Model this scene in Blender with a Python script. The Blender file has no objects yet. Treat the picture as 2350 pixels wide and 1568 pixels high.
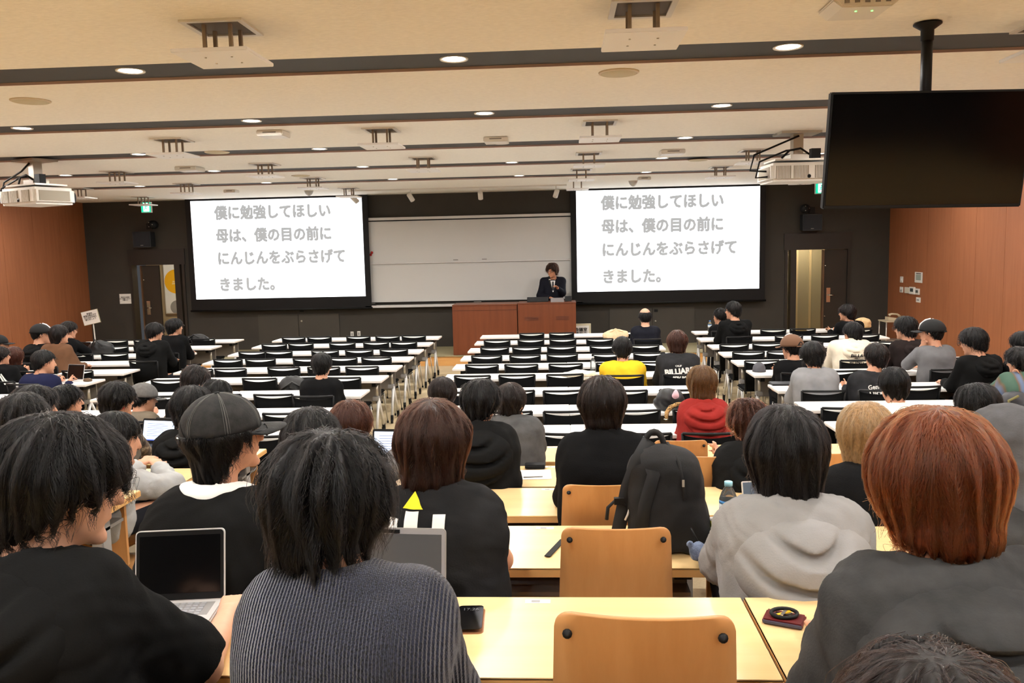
import bpy, bmesh, math, random
import numpy as np
from mathutils import Vector, Matrix
random.seed(7); rng = np.random.RandomState(7)
SC = bpy.context.scene; COL = SC.collection
PI = math.pi

# ------------------------------------------------------------------ camera
F_PX, YAW, PITCH, ROLL, CAMZ = 1915.0, -0.0595, 0.1101, 0.0227, 2.244
def _cam_axes():
    cy, sy, cp, sp, cr, sr = math.cos(YAW), math.sin(YAW), math.cos(PITCH), math.sin(PITCH), math.cos(ROLL), math.sin(ROLL)
    f = np.array([sy*cp, cy*cp, -sp]); r = np.array([cy, -sy, 0.0]); d = np.cross(f, r)
    return cr*r + sr*d, -sr*r + cr*d, f
RT, DN, FW = _cam_axes()
cam_data = bpy.data.cameras.new('camera'); cam = bpy.data.objects.new('camera', cam_data); COL.objects.link(cam)
cam_data.sensor_fit = 'HORIZONTAL'; cam_data.sensor_width = 36.0; cam_data.lens = F_PX/2350*36
cam_data.clip_start = 0.05; cam_data.clip_end = 100
cam.matrix_world = Matrix(((RT[0], -DN[0], -FW[0], 0), (RT[1], -DN[1], -FW[1], 0), (RT[2], -DN[2], -FW[2], CAMZ), (0, 0, 0, 1)))
SC.camera = cam
def P(x, y, Y=None, Z=None):
    """a measured point: pixel of the photograph at depth Y (or height Z) -> world"""
    q = RT*((x-1175)/F_PX) + DN*((y-784)/F_PX) + FW
    k = Y/q[1] if Y is not None else (Z-CAMZ)/q[2]
    v = q*k; return Vector((v[0], v[1], v[2]+CAMZ))

# ------------------------------------------------------------------ world, exposure
world = bpy.data.worlds.new('world'); SC.world = world; world.use_nodes = True
world.node_tree.nodes['Background'].inputs[0].default_value = (0.9, 0.93, 1, 1)
world.node_tree.nodes['Background'].inputs[1].default_value = 0.05
SC.view_settings.view_transform = 'Standard'; SC.view_settings.look = 'None'
SC.view_settings.exposure = 0.4; SC.view_settings.gamma = 1.0; SC.view_settings.use_curve_mapping = False
LAMP_W = 24.0          # watts of one ceiling downlight
LAMP_C = (1.0, 0.972, 0.94)

cy = SC.cycles
cy.max_bounces = 5; cy.diffuse_bounces = 4; cy.glossy_bounces = 3; cy.transmission_bounces = 5; cy.transparent_max_bounces = 8
cy.caustics_reflective = False; cy.caustics_refractive = False; cy.sample_clamp_indirect = 8.0; cy.use_adaptive_sampling = True; cy.adaptive_threshold = 0.12; cy.debug_use_spatial_splits = True; cy.use_light_tree = False

# ------------------------------------------------------------------ helpers
def srgb(r, g, b):
    f = lambda c: c/12.92 if c <= 0.04045 else ((c+0.055)/1.055)**2.4
    return (f(r/255), f(g/255), f(b/255), 1)
MATS = {}
def mat(name, col, rough=0.6, metal=0.0, noise=None, bump=None, emit=None, spec=0.5, trans=0.0, coat=0.0, sheen=0.0, alpha=1.0, ior=1.45):
    """noise=(scale, amount, stretch) colour variation; bump=(scale, strength, stretch)"""
    if name in MATS: return MATS[name]
    m = bpy.data.materials.new(name); m.use_nodes = True; nt = m.node_tree; b = nt.nodes['Principled BSDF']
    c = col if len(col) == 4 else srgb(*col)
    b.inputs['Base Color'].default_value = c; b.inputs['Roughness'].default_value = rough; b.inputs['Metallic'].default_value = metal
    b.inputs['Specular IOR Level'].default_value = spec; b.inputs['Transmission Weight'].default_value = trans
    b.inputs['Coat Weight'].default_value = coat; b.inputs['Sheen Weight'].default_value = sheen; b.inputs['IOR'].default_value = ior
    b.inputs['Alpha'].default_value = alpha
    def tex(scale, stretch, detail=4):
        tc = nt.nodes.new('ShaderNodeTexCoord'); mp = nt.nodes.new('ShaderNodeMapping'); n = nt.nodes.new('ShaderNodeTexNoise')
        nt.links.new(tc.outputs['Object'], mp.inputs[0]); nt.links.new(mp.outputs[0], n.inputs['Vector'])
        mp.inputs['Scale'].default_value = stretch; n.inputs['Scale'].default_value = scale; n.inputs['Detail'].default_value = detail
        return n
    if noise:
        n = tex(noise[0], noise[2] if len(noise) > 2 else (1, 1, 1))
        r = nt.nodes.new('ShaderNodeValToRGB'); a = noise[1]
        r.color_ramp.elements[0].color = (c[0]*(1-a), c[1]*(1-a), c[2]*(1-a), 1); r.color_ramp.elements[1].color = (min(1, c[0]*(1+a)), min(1, c[1]*(1+a)), min(1, c[2]*(1+a)), 1)
        r.color_ramp.elements[0].position = 0.3; r.color_ramp.elements[1].position = 0.7
        nt.links.new(n.outputs[0], r.inputs[0]); nt.links.new(r.outputs[0], b.inputs['Base Color'])
    if bump:
        n = tex(bump[0], bump[2] if len(bump) > 2 else (1, 1, 1)); bp = nt.nodes.new('ShaderNodeBump')
        bp.inputs['Strength'].default_value = bump[1]; bp.inputs['Distance'].default_value = 0.003
        nt.links.new(n.outputs[0], bp.inputs['Height']); nt.links.new(bp.outputs[0], b.inputs['Normal'])
    if emit:
        b.inputs['Emission Color'].default_value = emit[0] if len(emit[0]) == 4 else srgb(*emit[0]); b.inputs['Emission Strength'].default_value = emit[1]
        m.cycles.emission_sampling = 'FRONT' if name == 'projected_white' else 'NONE'
    MATS[name] = m; return m

class MB:
    """collects shapes into one mesh"""
    def __init__(s): s.v = []; s.f = []; s.sm = []
    def _add(s, vs, fs, smooth=False):
        o = len(s.v); s.v += [tuple(v) for v in vs]; s.f += [tuple(i+o for i in f) for f in fs]; s.sm += [smooth]*len(fs); return s
    def box(s, x0, x1, y0, y1, z0, z1, M=None):
        vs = [Vector(v) for v in ((x0,y0,z0),(x1,y0,z0),(x1,y1,z0),(x0,y1,z0),(x0,y0,z1),(x1,y0,z1),(x1,y1,z1),(x0,y1,z1))]
        if M is not None: vs = [M @ v for v in vs]
        return s._add(vs, [(3,2,1,0),(4,5,6,7),(0,1,5,4),(1,2,6,5),(2,3,7,6),(3,0,4,7)])
    def tube(s, pts, r, n=8, cap=True, smooth=True):
        pts = [Vector(p) for p in pts]; rs = r if hasattr(r, '__len__') else [r]*len(pts); vs = []; fs = []; prev = None
        for i, p in enumerate(pts):
            t = (pts[min(i+1, len(pts)-1)] - pts[max(i-1, 0)]).normalized()
            a = prev if prev is not None else (Vector((0,0,1)) if abs(t.z) < .9 else Vector((1,0,0)))
            u = (a - t*a.dot(t)).normalized(); w = t.cross(u); prev = u
            for k in range(n):
                an = 2*PI*k/n; vs.append(p + (u*math.cos(an) + w*math.sin(an))*rs[i])
        for i in range(len(pts)-1):
            for k in range(n): fs.append((i*n+k, i*n+(k+1) % n, (i+1)*n+(k+1) % n, (i+1)*n+k))
        s._add(vs, fs, smooth)
        if cap:
            o = len(s.v) - len(vs); s.f += [tuple(o+k for k in reversed(range(n))), tuple(o+(len(pts)-1)*n+k for k in range(n))]; s.sm += [False, False]
        return s
    def lathe(s, prof, n=24, c=(0,0,0), M=None, smooth=True, ring=False):
        vs = []; fs = []
        for r, z in prof:
            for k in range(n): vs.append(Vector((c[0]+r*math.cos(2*PI*k/n), c[1]+r*math.sin(2*PI*k/n), c[2]+z)))
        for i in range(len(prof)-1):
            for k in range(n): fs.append((i*n+k, i*n+(k+1) % n, (i+1)*n+(k+1) % n, (i+1)*n+k))
        if ring: fs += [((len(prof)-1)*n+k, (len(prof)-1)*n+(k+1) % n, (k+1) % n, k) for k in range(n)]
        else: fs.append(tuple(reversed(range(n)))); fs.append(tuple((len(prof)-1)*n+k for k in range(n)))
        if M is not None: vs = [M @ v for v in vs]
        return s._add(vs, fs, smooth)
    def prism(s, poly, y0, y1, M=None):
        """polygon in xz extruded along y"""
        n = len(poly); vs = [Vector((x, y0, z)) for x, z in poly] + [Vector((x, y1, z)) for x, z in poly]
        if M is not None: vs = [M @ v for v in vs]
        return s._add(vs, [tuple(range(n)), tuple(reversed(range(n, 2*n)))] + [(k+n, (k+1) % n+n, (k+1) % n, k) for k in range(n)])
    def mesh(s, name, m, bevel=0):
        me = bpy.data.meshes.new(name); me.from_pydata(s.v, [], s.f); me.polygons.foreach_set('use_smooth', s.sm)
        bm = bmesh.new(); bm.from_mesh(me)
        bmesh.ops.recalc_face_normals(bm, faces=bm.faces)
        if bevel:
            es = [e for e in bm.edges if len(e.link_faces) == 2 and e.calc_face_angle(0) > 0.7]
            bmesh.ops.bevel(bm, geom=es, offset=bevel, segments=2, affect='EDGES', clamp_overlap=True)
        bm.to_mesh(me); bm.free(); me.materials.append(m); return me
    def build(s, name, m, parent=None, loc=None, rot=None, bevel=0):
        return link(name, s.mesh(name, m, bevel), parent, loc, rot)
def link(name, data, parent=None, loc=None, rot=None):
    o = bpy.data.objects.new(name, data); COL.objects.link(o); o.parent = parent
    if loc is not None: o.location = loc
    if rot is not None: o.rotation_euler = rot
    return o
def tag(o, label=None, cat=None, group=None, kind=None):
    if label: o['label'] = label
    if cat: o['category'] = cat
    if group: o['group'] = group
    if kind: o['kind'] = kind
    return o
def empty(name, loc, label=None, cat=None, group=None, rz=0, kind=None):
    o = link(name, None, None, loc, (0, 0, rz)); o.empty_display_size = .1; return tag(o, label, cat, group, kind)
def copy_tree(o, parent=None):
    c = o.copy(); COL.objects.link(c); c.parent = parent
    for ch in list(o.children): copy_tree(ch, c)
    return c
def rrect(w, h, r, n=5, cx=0, cz=0):
    out = []
    for sx, sz, a0 in ((1,1,0),(-1,1,90),(-1,-1,180),(1,-1,270)):
        for k in range(n+1):
            a = math.radians(a0+90*k/n); out.append((cx+sx*(w/2-r)+r*math.cos(a), cz+sz*(h/2-r)+r*math.sin(a)))
    return out
def text_mesh(name, s, size, m, bold=0.0, align='CENTER', depth=0.0, ls=1.0, chs=1.0):
    cu = bpy.data.curves.new(name, 'FONT'); cu.body = s; cu.size = size; cu.align_x = align; cu.align_y = 'CENTER'
    cu.extrude = depth; cu.space_line = ls; cu.space_character = chs; cu.resolution_u = 2
    t = bpy.data.objects.new(name, cu); COL.objects.link(t)
    dg = bpy.context.evaluated_depsgraph_get(); me = bpy.data.meshes.new_from_object(t.evaluated_get(dg))
    bpy.data.objects.remove(t); bpy.data.curves.remove(cu); me.name = name
    if bold:
        vs = [v.co.copy() for v in me.vertices]; fs = [tuple(p.vertices) for p in me.polygons]; V = []; Fc = []
        for k in range(12):
            an = 2*PI*k/6; rb = bold if k < 6 else bold*.5; d = Vector((math.cos(an)*rb, math.sin(an)*rb, k*.00004)); o = len(V)
            V += [v+d for v in vs]; Fc += [tuple(i+o for i in f) for f in fs]
        me = bpy.data.meshes.new(name); me.from_pydata(V, [], Fc)
    me.materials.clear(); me.materials.append(m); return me
ORD = ['first','second','third','fourth','fifth','sixth','seventh','eighth','ninth','tenth','eleventh','twelfth']

# ------------------------------------------------------------------ materials
M_CEIL = mat('ceiling_board', (246, 241, 230), .9, noise=(26, .05, (1, 3, 1)), bump=(60, .35))
M_STRIP = mat('strip_charcoal', (58, 57, 55), .7)
M_LIP = mat('strip_lip_brown', (196, 168, 158), .6)  # reddish-brown reflection on the far lip, painted into its colour
M_WALLF = mat('front_wall_dark', (57, 53, 47), .75, noise=(3, .06))
M_WALLP = mat('front_wall_panel_dark', (63, 59, 52), .6, noise=(3, .05))
def wood(name, c1, c2, rough=.45, sc=(1, 1, .06), scale=14.0):
    if name in MATS: return MATS[name]
    m = mat(name, c1, rough, spec=.4); nt = m.node_tree; b = nt.nodes['Principled BSDF']
    tc = nt.nodes.new('ShaderNodeTexCoord'); mp = nt.nodes.new('ShaderNodeMapping'); n = nt.nodes.new('ShaderNodeTexNoise'); r = nt.nodes.new('ShaderNodeValToRGB')
    mp.inputs['Scale'].default_value = sc; n.inputs['Scale'].default_value = scale; n.inputs['Detail'].default_value = 6; n.inputs['Roughness'].default_value = .6
    r.color_ramp.elements[0].color = srgb(*c1); r.color_ramp.elements[1].color = srgb(*c2); r.color_ramp.elements[0].position = .35; r.color_ramp.elements[1].position = .68
    nt.links.new(tc.outputs['Object'], mp.inputs[0]); nt.links.new(mp.outputs[0], n.inputs['Vector']); nt.links.new(n.outputs[0], r.inputs[0]); nt.links.new(r.outputs[0], b.inputs['Base Color'])
    return m
M_WOODW = wood('cherry_wall', (146, 90, 57), (157, 98, 64), .5, scale=20)
M_LECT = wood('lectern_cherry', (108, 57, 32), (119, 64, 37), .4)
M_BEECH = wood('beech_top', (228, 194, 138), (234, 202, 148), .28, sc=(.06, 1, 1), scale=22)
M_BEDGE = mat('beech_edge', (214, 166, 104), .5)
M_PLY = wood('plywood_back', (190, 136, 82), (198, 145, 91), .35, sc=(1, 1, .1), scale=30)
M_WHITE = mat('white_laminate', (236, 234, 230), .35)
M_WEDGE = mat('white_edge', (226, 214, 204), .5)
M_BLACK = mat('black_plastic', (14, 14, 15), .5, spec=.3)
M_MESH = mat('black_mesh_fabric', (10, 10, 10), .85, bump=(300, .3), spec=.12)
M_STEEL = mat('brushed_steel', (196, 190, 178), .35, .7)
M_SILV = mat('silver_paint', (214, 212, 210), .4, .2)
M_GREY = mat('grey_plastic', (150, 148, 146), .5)
M_DGREY = mat('grey_modesty_panel', (128, 122, 116), .6)
M_PWHITE = mat('white_plastic', (226, 222, 214), .45)
M_PAPER = mat('paper_white', (240, 238, 232), .7)
M_LIGHT = mat('lamp_lens', (255, 250, 240), .5, emit=((255, 248, 236), 9.0))
M_CREAM = mat('ceiling_metal_cream', (206, 188, 158), .5)

# ------------------------------------------------------------------ room
XL, XR, YF, YB, ZC = -10.3, 6.78, 17.7, -3.2, 3.45
STAGE_Z, STAGE_Y = 0.2, 16.1
SY = [5.5 + 2.2*k - 0.03*k for k in range(-3, 5)]           # dark strips across the ceiling
SW = 0.24
floor_mat = mat('floor_tiles', (206, 184, 146), .55); nt = floor_mat.node_tree
tc = nt.nodes.new('ShaderNodeTexCoord'); ck = nt.nodes.new('ShaderNodeTexBrick'); ck.offset = .5
mp = nt.nodes.new('ShaderNodeMapping'); nt.links.new(tc.outputs['Object'], mp.inputs[0]); nt.links.new(mp.outputs[0], ck.inputs['Vector'])
ck.inputs['Color1'].default_value = srgb(216, 196, 156); ck.inputs['Color2'].default_value = srgb(184, 164, 130); ck.inputs['Mortar'].default_value = srgb(190, 170, 136)
ck.inputs['Scale'].default_value = 1.0; ck.inputs['Brick Width'].default_value = .5; ck.inputs['Row Height'].default_value = .25; ck.inputs['Mortar Size'].default_value = .004
nt.links.new(ck.outputs[0], nt.nodes['Principled BSDF'].inputs['Base Color'])

fl = MB().box(XL-.2, XR+.2, YB-.2, YF+3.4, -.12, 0).build('floor', floor_mat); tag(fl, kind='structure')
st = empty('floor_stage', (0, 0, 0), kind='structure')
MB().box(-9.3, 5.6, STAGE_Y+.02, YF, 0, STAGE_Z-.02).build('stage_riser', wood('stage_oak', (206, 150, 88), (222, 170, 104), .5, sc=(.06, 1, 1)), st)
MB().box(-9.3, 5.6, STAGE_Y, YF, STAGE_Z-.02, STAGE_Z).build('stage_top', mat('stage_carpet', (150, 140, 108), .8, noise=(40, .1)), st)
# steps of the raised rear seating: (front edge Y, floor height)
TIERS = [(6.25, .10), (5.15, .22), (4.3, .33), (3.4, .45), (2.42, .57), (1.3, .69)]
def floor_z(Y):
    z = 0
    for y, h in TIERS:
        if Y < y: z = h
    return z
tr = empty('floor_tiers', (0, 0, 0), kind='structure')
prev = 0
for (y, h) in TIERS:
    MB().box(XL, XR, YB, y, prev, h-.03).build('step_riser', mat('step_riser_cream', (214, 196, 160), .7), tr)
    MB().box(XL, XR, YB, y+.012, h-.03, h).build('step_tread', mat('step_tread', (176, 156, 122), .7, noise=(60, .08)), tr, bevel=.006)
    prev = h

# front wall with its two doorways
def wx(px, py): return P(px, py, Y=YF).x
def wz(px, py): return P(px, py, Y=YF).z
DL = (wx(306, 690), wx(426, 690), wz(365, 608)); DR = (wx(1803, 690), wx(1946, 690), wz(1870, 573))
wf = empty('wall_front', (0, 0, 0), kind='structure')
m = MB(); y0, y1 = YF, YF+.2
for a, b in ((XL-.2, DL[0]), (DL[1], DR[0]), (DR[1], XR+.2)): m.box(a, b, y0, y1, 0, ZC+.3)
for d in (DL, DR): m.box(d[0], d[1], y0, y1, d[2], ZC+.3)
m.build('wall_body', M_WALLF, wf)
def wall_rect(px0, py0, px1, py1, t, name, mt, parent, Y=YF, bevel=.003):
    a = P(px0, py0, Y=Y); b = P(px1, py1, Y=Y)
    return MB().box(min(a.x, b.x), max(a.x, b.x), Y-t, Y, min(a.z, b.z), max(a.z, b.z)).build(name, mt, parent, bevel=bevel)
for xs in ((593, 686, 780), (1398, 1497, 1594)):
    for a, b in zip(xs[:-1], xs[1:]):
        x0 = wx(a, 745)+.006; x1 = wx(b, 745)-.006
        MB().box(x0, x1, YF-.02, YF, .2, wz(690, 721)).build('wall_panel', M_WALLP, wf, bevel=.004)
    x = wx(xs[1]+7, 737)
    MB().lathe([(.022, 0), (.022, .012), (.012, .03)], 12, M=Matrix.Translation((x, YF-.02, wz(xs[1], 737))) @ Matrix.Rotation(PI/2, 4, 'X')).build('panel_lock', M_STEEL, wf)
    MB().box(x-.03, x+.05, YF-.035, YF, wz(xs[1], 716), wz(xs[1], 710)).build('panel_catch', M_BLACK, wf)
# side and rear walls as tall veneer boards
for nm, X, sg in (('wall_left', XL, 1), ('wall_right', XR, -1)):
    w = empty(nm, (0, 0, 0), kind='structure')
    MB().box(min(X, X-.2*sg), max(X, X-.2*sg), YB, YF+.2, 0, ZC+.3).build('wall_body', M_WOODW, w)
    y = YF
    while y > 3:
        y2 = max(y-.9, 3)
        MB().box(min(X, X+.014*sg), max(X, X+.014*sg), y2+.003, y-.003, 0, ZC+.02).build('veneer_board', M_WOODW, w); y = y2
tag(MB().box(XL-.2, XR+.2, YB-.2, YB, 0, ZC+.3).build('wall_rear', M_WALLF), kind='structure')

# ceiling: boards between recessed charcoal strips
ce = empty('ceiling', (0, 0, 0), kind='structure')
edges = [YB-.2] + [e for y in SY for e in (y-SW, y+SW)] + [YF+.2]
for i in range(0, len(edges), 2):
    MB().box(XL-.2, XR+.2, edges[i], edges[i+1], ZC, ZC+.05).build('ceiling_board', M_CEIL, ce)
    if i+2 < len(edges): MB().box(XL-.2, XR+.2, edges[i+1]-.004, edges[i+1]-.0005, ZC+.003, ZC+.022).build('near_lip', M_CEIL, ce)
for y in SY:
    MB().box(XL-.2, XR+.2, y-SW-.02, y+SW+.02, ZC+.018, ZC+.06).build('recessed_strip', M_STRIP, ce)
    MB().box(XL-.2, XR+.2, y+SW-.003, y+SW+.0, ZC-.001, ZC+.019).build('strip_lip', M_LIP, ce)
MB().box(XL-.3, XR+.3, YB-.3, YF+.3, ZC+.06, ZC+.12).build('ceiling_slab', M_CEIL, ce)

# downlights
LX = [-9.4, -7.2, -4.98, -2.8, -.66, 1.45, 3.6, 5.75]
lens_me = MB().lathe([(.0, 0), (.07, 0), (.075, .004)], 20).mesh('lens', M_LIGHT)
ring_me = MB().lathe([(.075, .0), (.092, -.004), (.094, .004), (.075, .006)], 20, ring=True).mesh('trim_ring', M_PWHITE)
nstrip = len(SY)
for si, y in enumerate(SY):
    for li, x in enumerate(LX):
        vis = si >= 3
        o = empty('downlight', (x, y, ZC+.016), 'round white downlight, %s from left wall, %s dark ceiling strip from stage' % (ORD[li], ORD[nstrip-1-si]), 'light', 'ceiling downlights')
        link('lens', lens_me, o); link('trim_ring', ring_me, o)
        ld = bpy.data.lights.new('downlight_lamp', 'AREA'); ld.shape = 'DISK'; ld.size = .14; ld.energy = LAMP_W; ld.color = LAMP_C; ld.spread = math.radians(172)
        link('downlight_lamp', ld, o, (0, 0, -.01))
# ------------------------------------------------------------------ doorways and corridor behind
M_DOOR = mat('door_dark_wood', (44, 36, 28), .5); M_FRAME = mat('door_frame_dark', (40, 35, 30), .45); M_CHROME = mat('chrome', (220, 218, 212), .15, 1)
cor = empty('wall_corridor', (0, 0, 0), kind='structure')
M_CORW = mat('corridor_beige', (170, 152, 118), .7); M_CORF = mat('corridor_floor', (214, 184, 140), .6)
MB().box(XL, XR, YF+2.6, YF+2.7, 0, ZC).build('corridor_back', M_CORW, cor)
MB().box(XL, XR, YF+.2, YF+2.7, 2.75, 2.8).build('corridor_top', M_CORW, cor)
MB().box(XL, XR, YF+.2, YF+2.7, 0, .012).build('corridor_floor', M_CORF, cor)
for dn, d, post, leaf in (('door_1', DL, (405, 418), ((330, 368), -1)), ('door_2', DR, (1813, 1826), ((1891, 1945), 1))):
    o = empty(dn, (0, 0, 0), kind='structure')
    MB().box(d[0]-.05, d[1]+.05, YF-.03, YF+.02, d[2], d[2]+.34).build('door_head', M_FRAME, o, bevel=.004)
    for x in (d[0], d[1]): MB().box(x-.03, x+.03, YF-.03, YF+.2, STAGE_Z, d[2]).build('door_jamb', M_FRAME, o, bevel=.003)
    a, b = wx(post[0], 690), wx(post[1], 690)
    MB().box(a, b, YF-.02, YF+.18, STAGE_Z, d[2]).build('door_post', M_FRAME, o, bevel=.003)
    (l0, l1), sg = leaf; a, b = wx(l0, 690), wx(l1, 690)
    lf = MB().box(a, b, YF+.03, YF+.08, STAGE_Z, d[2]-.01).build('door_leaf', M_DOOR, o, bevel=.004)
    e = a if sg > 0 else b
    MB().box(a-.035*1, a-.01, YF-.01, YF+.1, STAGE_Z, d[2]-.01).build('leaf_edge', mat('leaf_edge_brown', (96, 72, 52), .4), lf)
    MB().box(a+.05, a+.13, YF+.015, YF+.03, 1.0, 1.3).build('lock_plate', M_CHROME, lf, bevel=.004)
    MB().tube([(a+.09, YF+.02, 1.15), (a+.09, YF-.05, 1.15), (a+.19, YF-.05, 1.15)], .011).build('door_handle', M_CHROME, lf)
    for z in (.7, 1.75): MB().lathe([(.02, 0), (.02, .02)], 10, c=(a+.02, YF+.02, z)).build('hinge', M_CHROME, lf)
    ld = bpy.data.lights.new('corridor_lamp', 'AREA'); ld.shape = 'DISK'; ld.size = .3; ld.energy = 34; ld.color = (1, .88, .7)
    cl = empty('corridor_downlight', ((d[0]+d[1])/2, YF+1.3, 2.74), 'round downlight in corridor beyond the %s doorway' % ('left' if sg < 0 else 'right'), 'light')
    MB().lathe([(0, 0), (.15, 0), (.16, .01)], 20).build('lens', M_LIGHT, cl); link('corridor_lamp', ld, cl, (0, 0, -.02))
# framed picture seen through the left doorway
pc = P(397, 663, Y=YF+2.55); pic = empty('wall_picture', pc, 'tall poster with yellow disc seen through left doorway', 'poster')
MB().box(-.22, .22, 0, .03, -.62, .62).build('frame', mat('pic_frame', (220, 214, 204), .5), pic)
MB().box(-.2, .2, -.006, 0, -.6, .6).build('sheet', M_PAPER, pic)
def disc(cx, cz, rr, dy): return MB().prism([(min(max(cx+rr*math.cos(2*PI*k/40), -.2), .2), min(max(cz+rr*math.sin(2*PI*k/40), -.6), .6)) for k in range(40)], dy-.004, dy)
disc(.1, .18, .3, -.007).build('yellow_disc', mat('poster_yellow', (238, 178, 24), .6), pic); disc(.08, -.46, .17, -.007).build('grey_disc', mat('poster_grey', (150, 146, 140), .6), pic)
link('caption', text_mesh('caption', 'FREE\nSPACE', .05, M_PAPER, .001), pic, (.06, -.012, .15), (PI/2, 0, 0))
# glazed partition and curtain-like posts seen through the right doorway
gp = empty('glass_partition', P(1850, 720, Z=.012), 'glass partition with steel posts seen through right doorway', 'partition'); gp.location = (P(1850, 690, Y=YF+1.9).x, YF+1.9, .012)
for k in range(4): MB().box(-.55+.3*k, -.5+.3*k, -.03, .03, 0, 2.6).build('post', mat('post_beige', (186, 164, 120), .4), gp)
for k in range(3): MB().box(-.5+.3*k, -.25+.3*k, -.008, .008, 0, 2.6).build('pane', mat('smoked_pane', (150, 138, 108), .2), gp)
MB().box(-.56, .45, -.04, .04, 0, .06).build('sill', M_STEEL, gp)

# ------------------------------------------------------------------ projection screens
M_SCR = mat('projected_white', (250, 250, 250), .6, emit=((240, 247, 255), 1.35))
M_TXT = mat('projected_grey_text', (90, 90, 90), .8, emit=((190, 191, 191), .64))
LINES = [('僕に勉強してほしい', 0.845, 0), ('母は、僕の目の前に', 0.615, 0), ('にんじんをぶらさげて', 0.385, 0), ('きました。', 0.118, 0)]
for nm, lab, q in (('a', 'white projection screen with grey Japanese text, hanging beside left doorway', (-7.81, -4.13)), ('b', 'white projection screen with grey Japanese text, hanging beside right doorway', (.35, 4.09))):
    x0, x1 = q; z0, z1 = 1.325, 3.41; YS = 17.5
    o = empty('projection_screen', ((x0+x1)/2, YS, z0), lab, 'screen', 'projection screens'); w = x1-x0; h = z1-z0
    MB().box(-w/2-.12, w/2+.12, 0, .012, -.25, h+.05).build('black_border', M_BLACK, o)
    MB().box(-w/2, w/2, -.004, 0, 0, h).build('picture', M_SCR, o)
    MB().tube([(-w/2-.14, .005, -.25), (w/2+.14, .005, -.25)], .022).build('bottom_bar', M_BLACK, o)
    for s, f, dx in LINES:
        me = text_mesh('slide_text', s, .283, M_TXT, .0145, 'LEFT', chs=1.0)
        t = link('slide_text', me, o, (-w/2+.51+.0, -.006, h*f+.04), (PI/2, 0, 0)); t.scale = (.985, 1.08, 1)
    for k, x in enumerate((.05, .33, .42)): MB().lathe([(.028, 0), (.034, 0), (.034, .001), (.028, .001)], 14, ring=True, M=Matrix.Translation((-w/2+x, -.005, .045)) @ Matrix.Rotation(PI/2, 4, 'X')).build('slide_icon', mat('slide_icon_pale', (222, 222, 220), .8, emit=((222, 222, 220), .8)), o)

# ------------------------------------------------------------------ whiteboard
YW = 17.62; a = P(838, 505, Y=YW); b = P(1333, 694, Y=YW)
wb = empty('whiteboard', ((a.x+b.x)/2, YW, b.z), 'two-tier sliding whiteboard mounted between projection screens', 'whiteboard')
w = b.x-a.x+.05; zt = P(1080, 497, Y=YW).z-b.z; zm = P(1080, 600, Y=YW).z-b.z
M_WB = mat('whiteboard_enamel', (204, 204, 202), .35)
MB().box(-w/2, w/2, -.02, .06, zm-.0, zt-.06).build('upper_board', M_WB, wb, bevel=.004)
MB().box(-w/2+.03, w/2-.03, .0, .07, .08, zm+.02).build('lower_board', M_WB, wb, bevel=.004)
MB().box(-w/2, w/2, -.035, .02, zm-.02, zm).build('board_rail', M_SILV, wb, bevel=.003)
MB().box(-w/2+.02, w/2, -.05, .06, zt-.035, zt+.02).build('top_rail', M_SILV, wb, bevel=.006)
MB().box(-w/2+.05, w/2, -.01, .05, zt-.08, zt-.035).build('top_shadow_gap', M_BLACK, wb)
MB().box(-w/2-.02, w/2+.02, -.12, .07, -.03, .02).build('pen_tray', M_SILV, wb, bevel=.006)
for s in (-1, 1): MB().box(s*w/2-.02, s*w/2+.02, -.01, .07, 0, zt).build('side_rail', M_SILV, wb, bevel=.003)
for px in (1046, 1112):
    x = P(px, 596, Y=YW).x-wb.location.x; MB().box(x-.05, x+.05, -.04, -.02, zm+.03, zm+.05).build('pull_handle', M_GREY, wb)
for i, (px, py) in enumerate(((853.5, 580), (851, 585))):
    p = P(px, py, Y=YW-.03); mg = empty('board_magnet', p, 'small red round magnet, %s of a pair, on whiteboard' % ('upper' if i == 0 else 'lower'), 'magnet', 'whiteboard magnets')
    MB().lathe([(.0, .02), (.024, .02), (.028, .01), (.028, 0)], 14, M=Matrix.Rotation(PI/2, 4, 'X')).build('cap', mat('magnet_red', (170, 30, 24), .4), mg)
p = P(1096, 695, Y=YW-.08); er = empty('board_eraser', (p.x, YW-.08, b.z+.02), 'dark board eraser lying in middle of the pen tray', 'eraser')
MB().box(-.08, .08, -.025, .025, 0, .03).build('felt', M_BLACK, er, bevel=.004); MB().box(-.08, .08, -.025, .025, .03, .045).build('grip', M_DGREY, er, bevel=.004)
p = P(851, 699, Y=YW-.08); er = empty('marker_box', (p.x, YW-.08, b.z+.02), 'black marker box at left end of the pen tray', 'box')
MB().box(-.11, .11, -.03, .03, 0, .04).build('tray', M_BLACK, er, bevel=.004); MB().box(-.09, .09, -.02, .02, .04, .052).build('pens', M_DGREY, er, bevel=.004)

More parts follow.
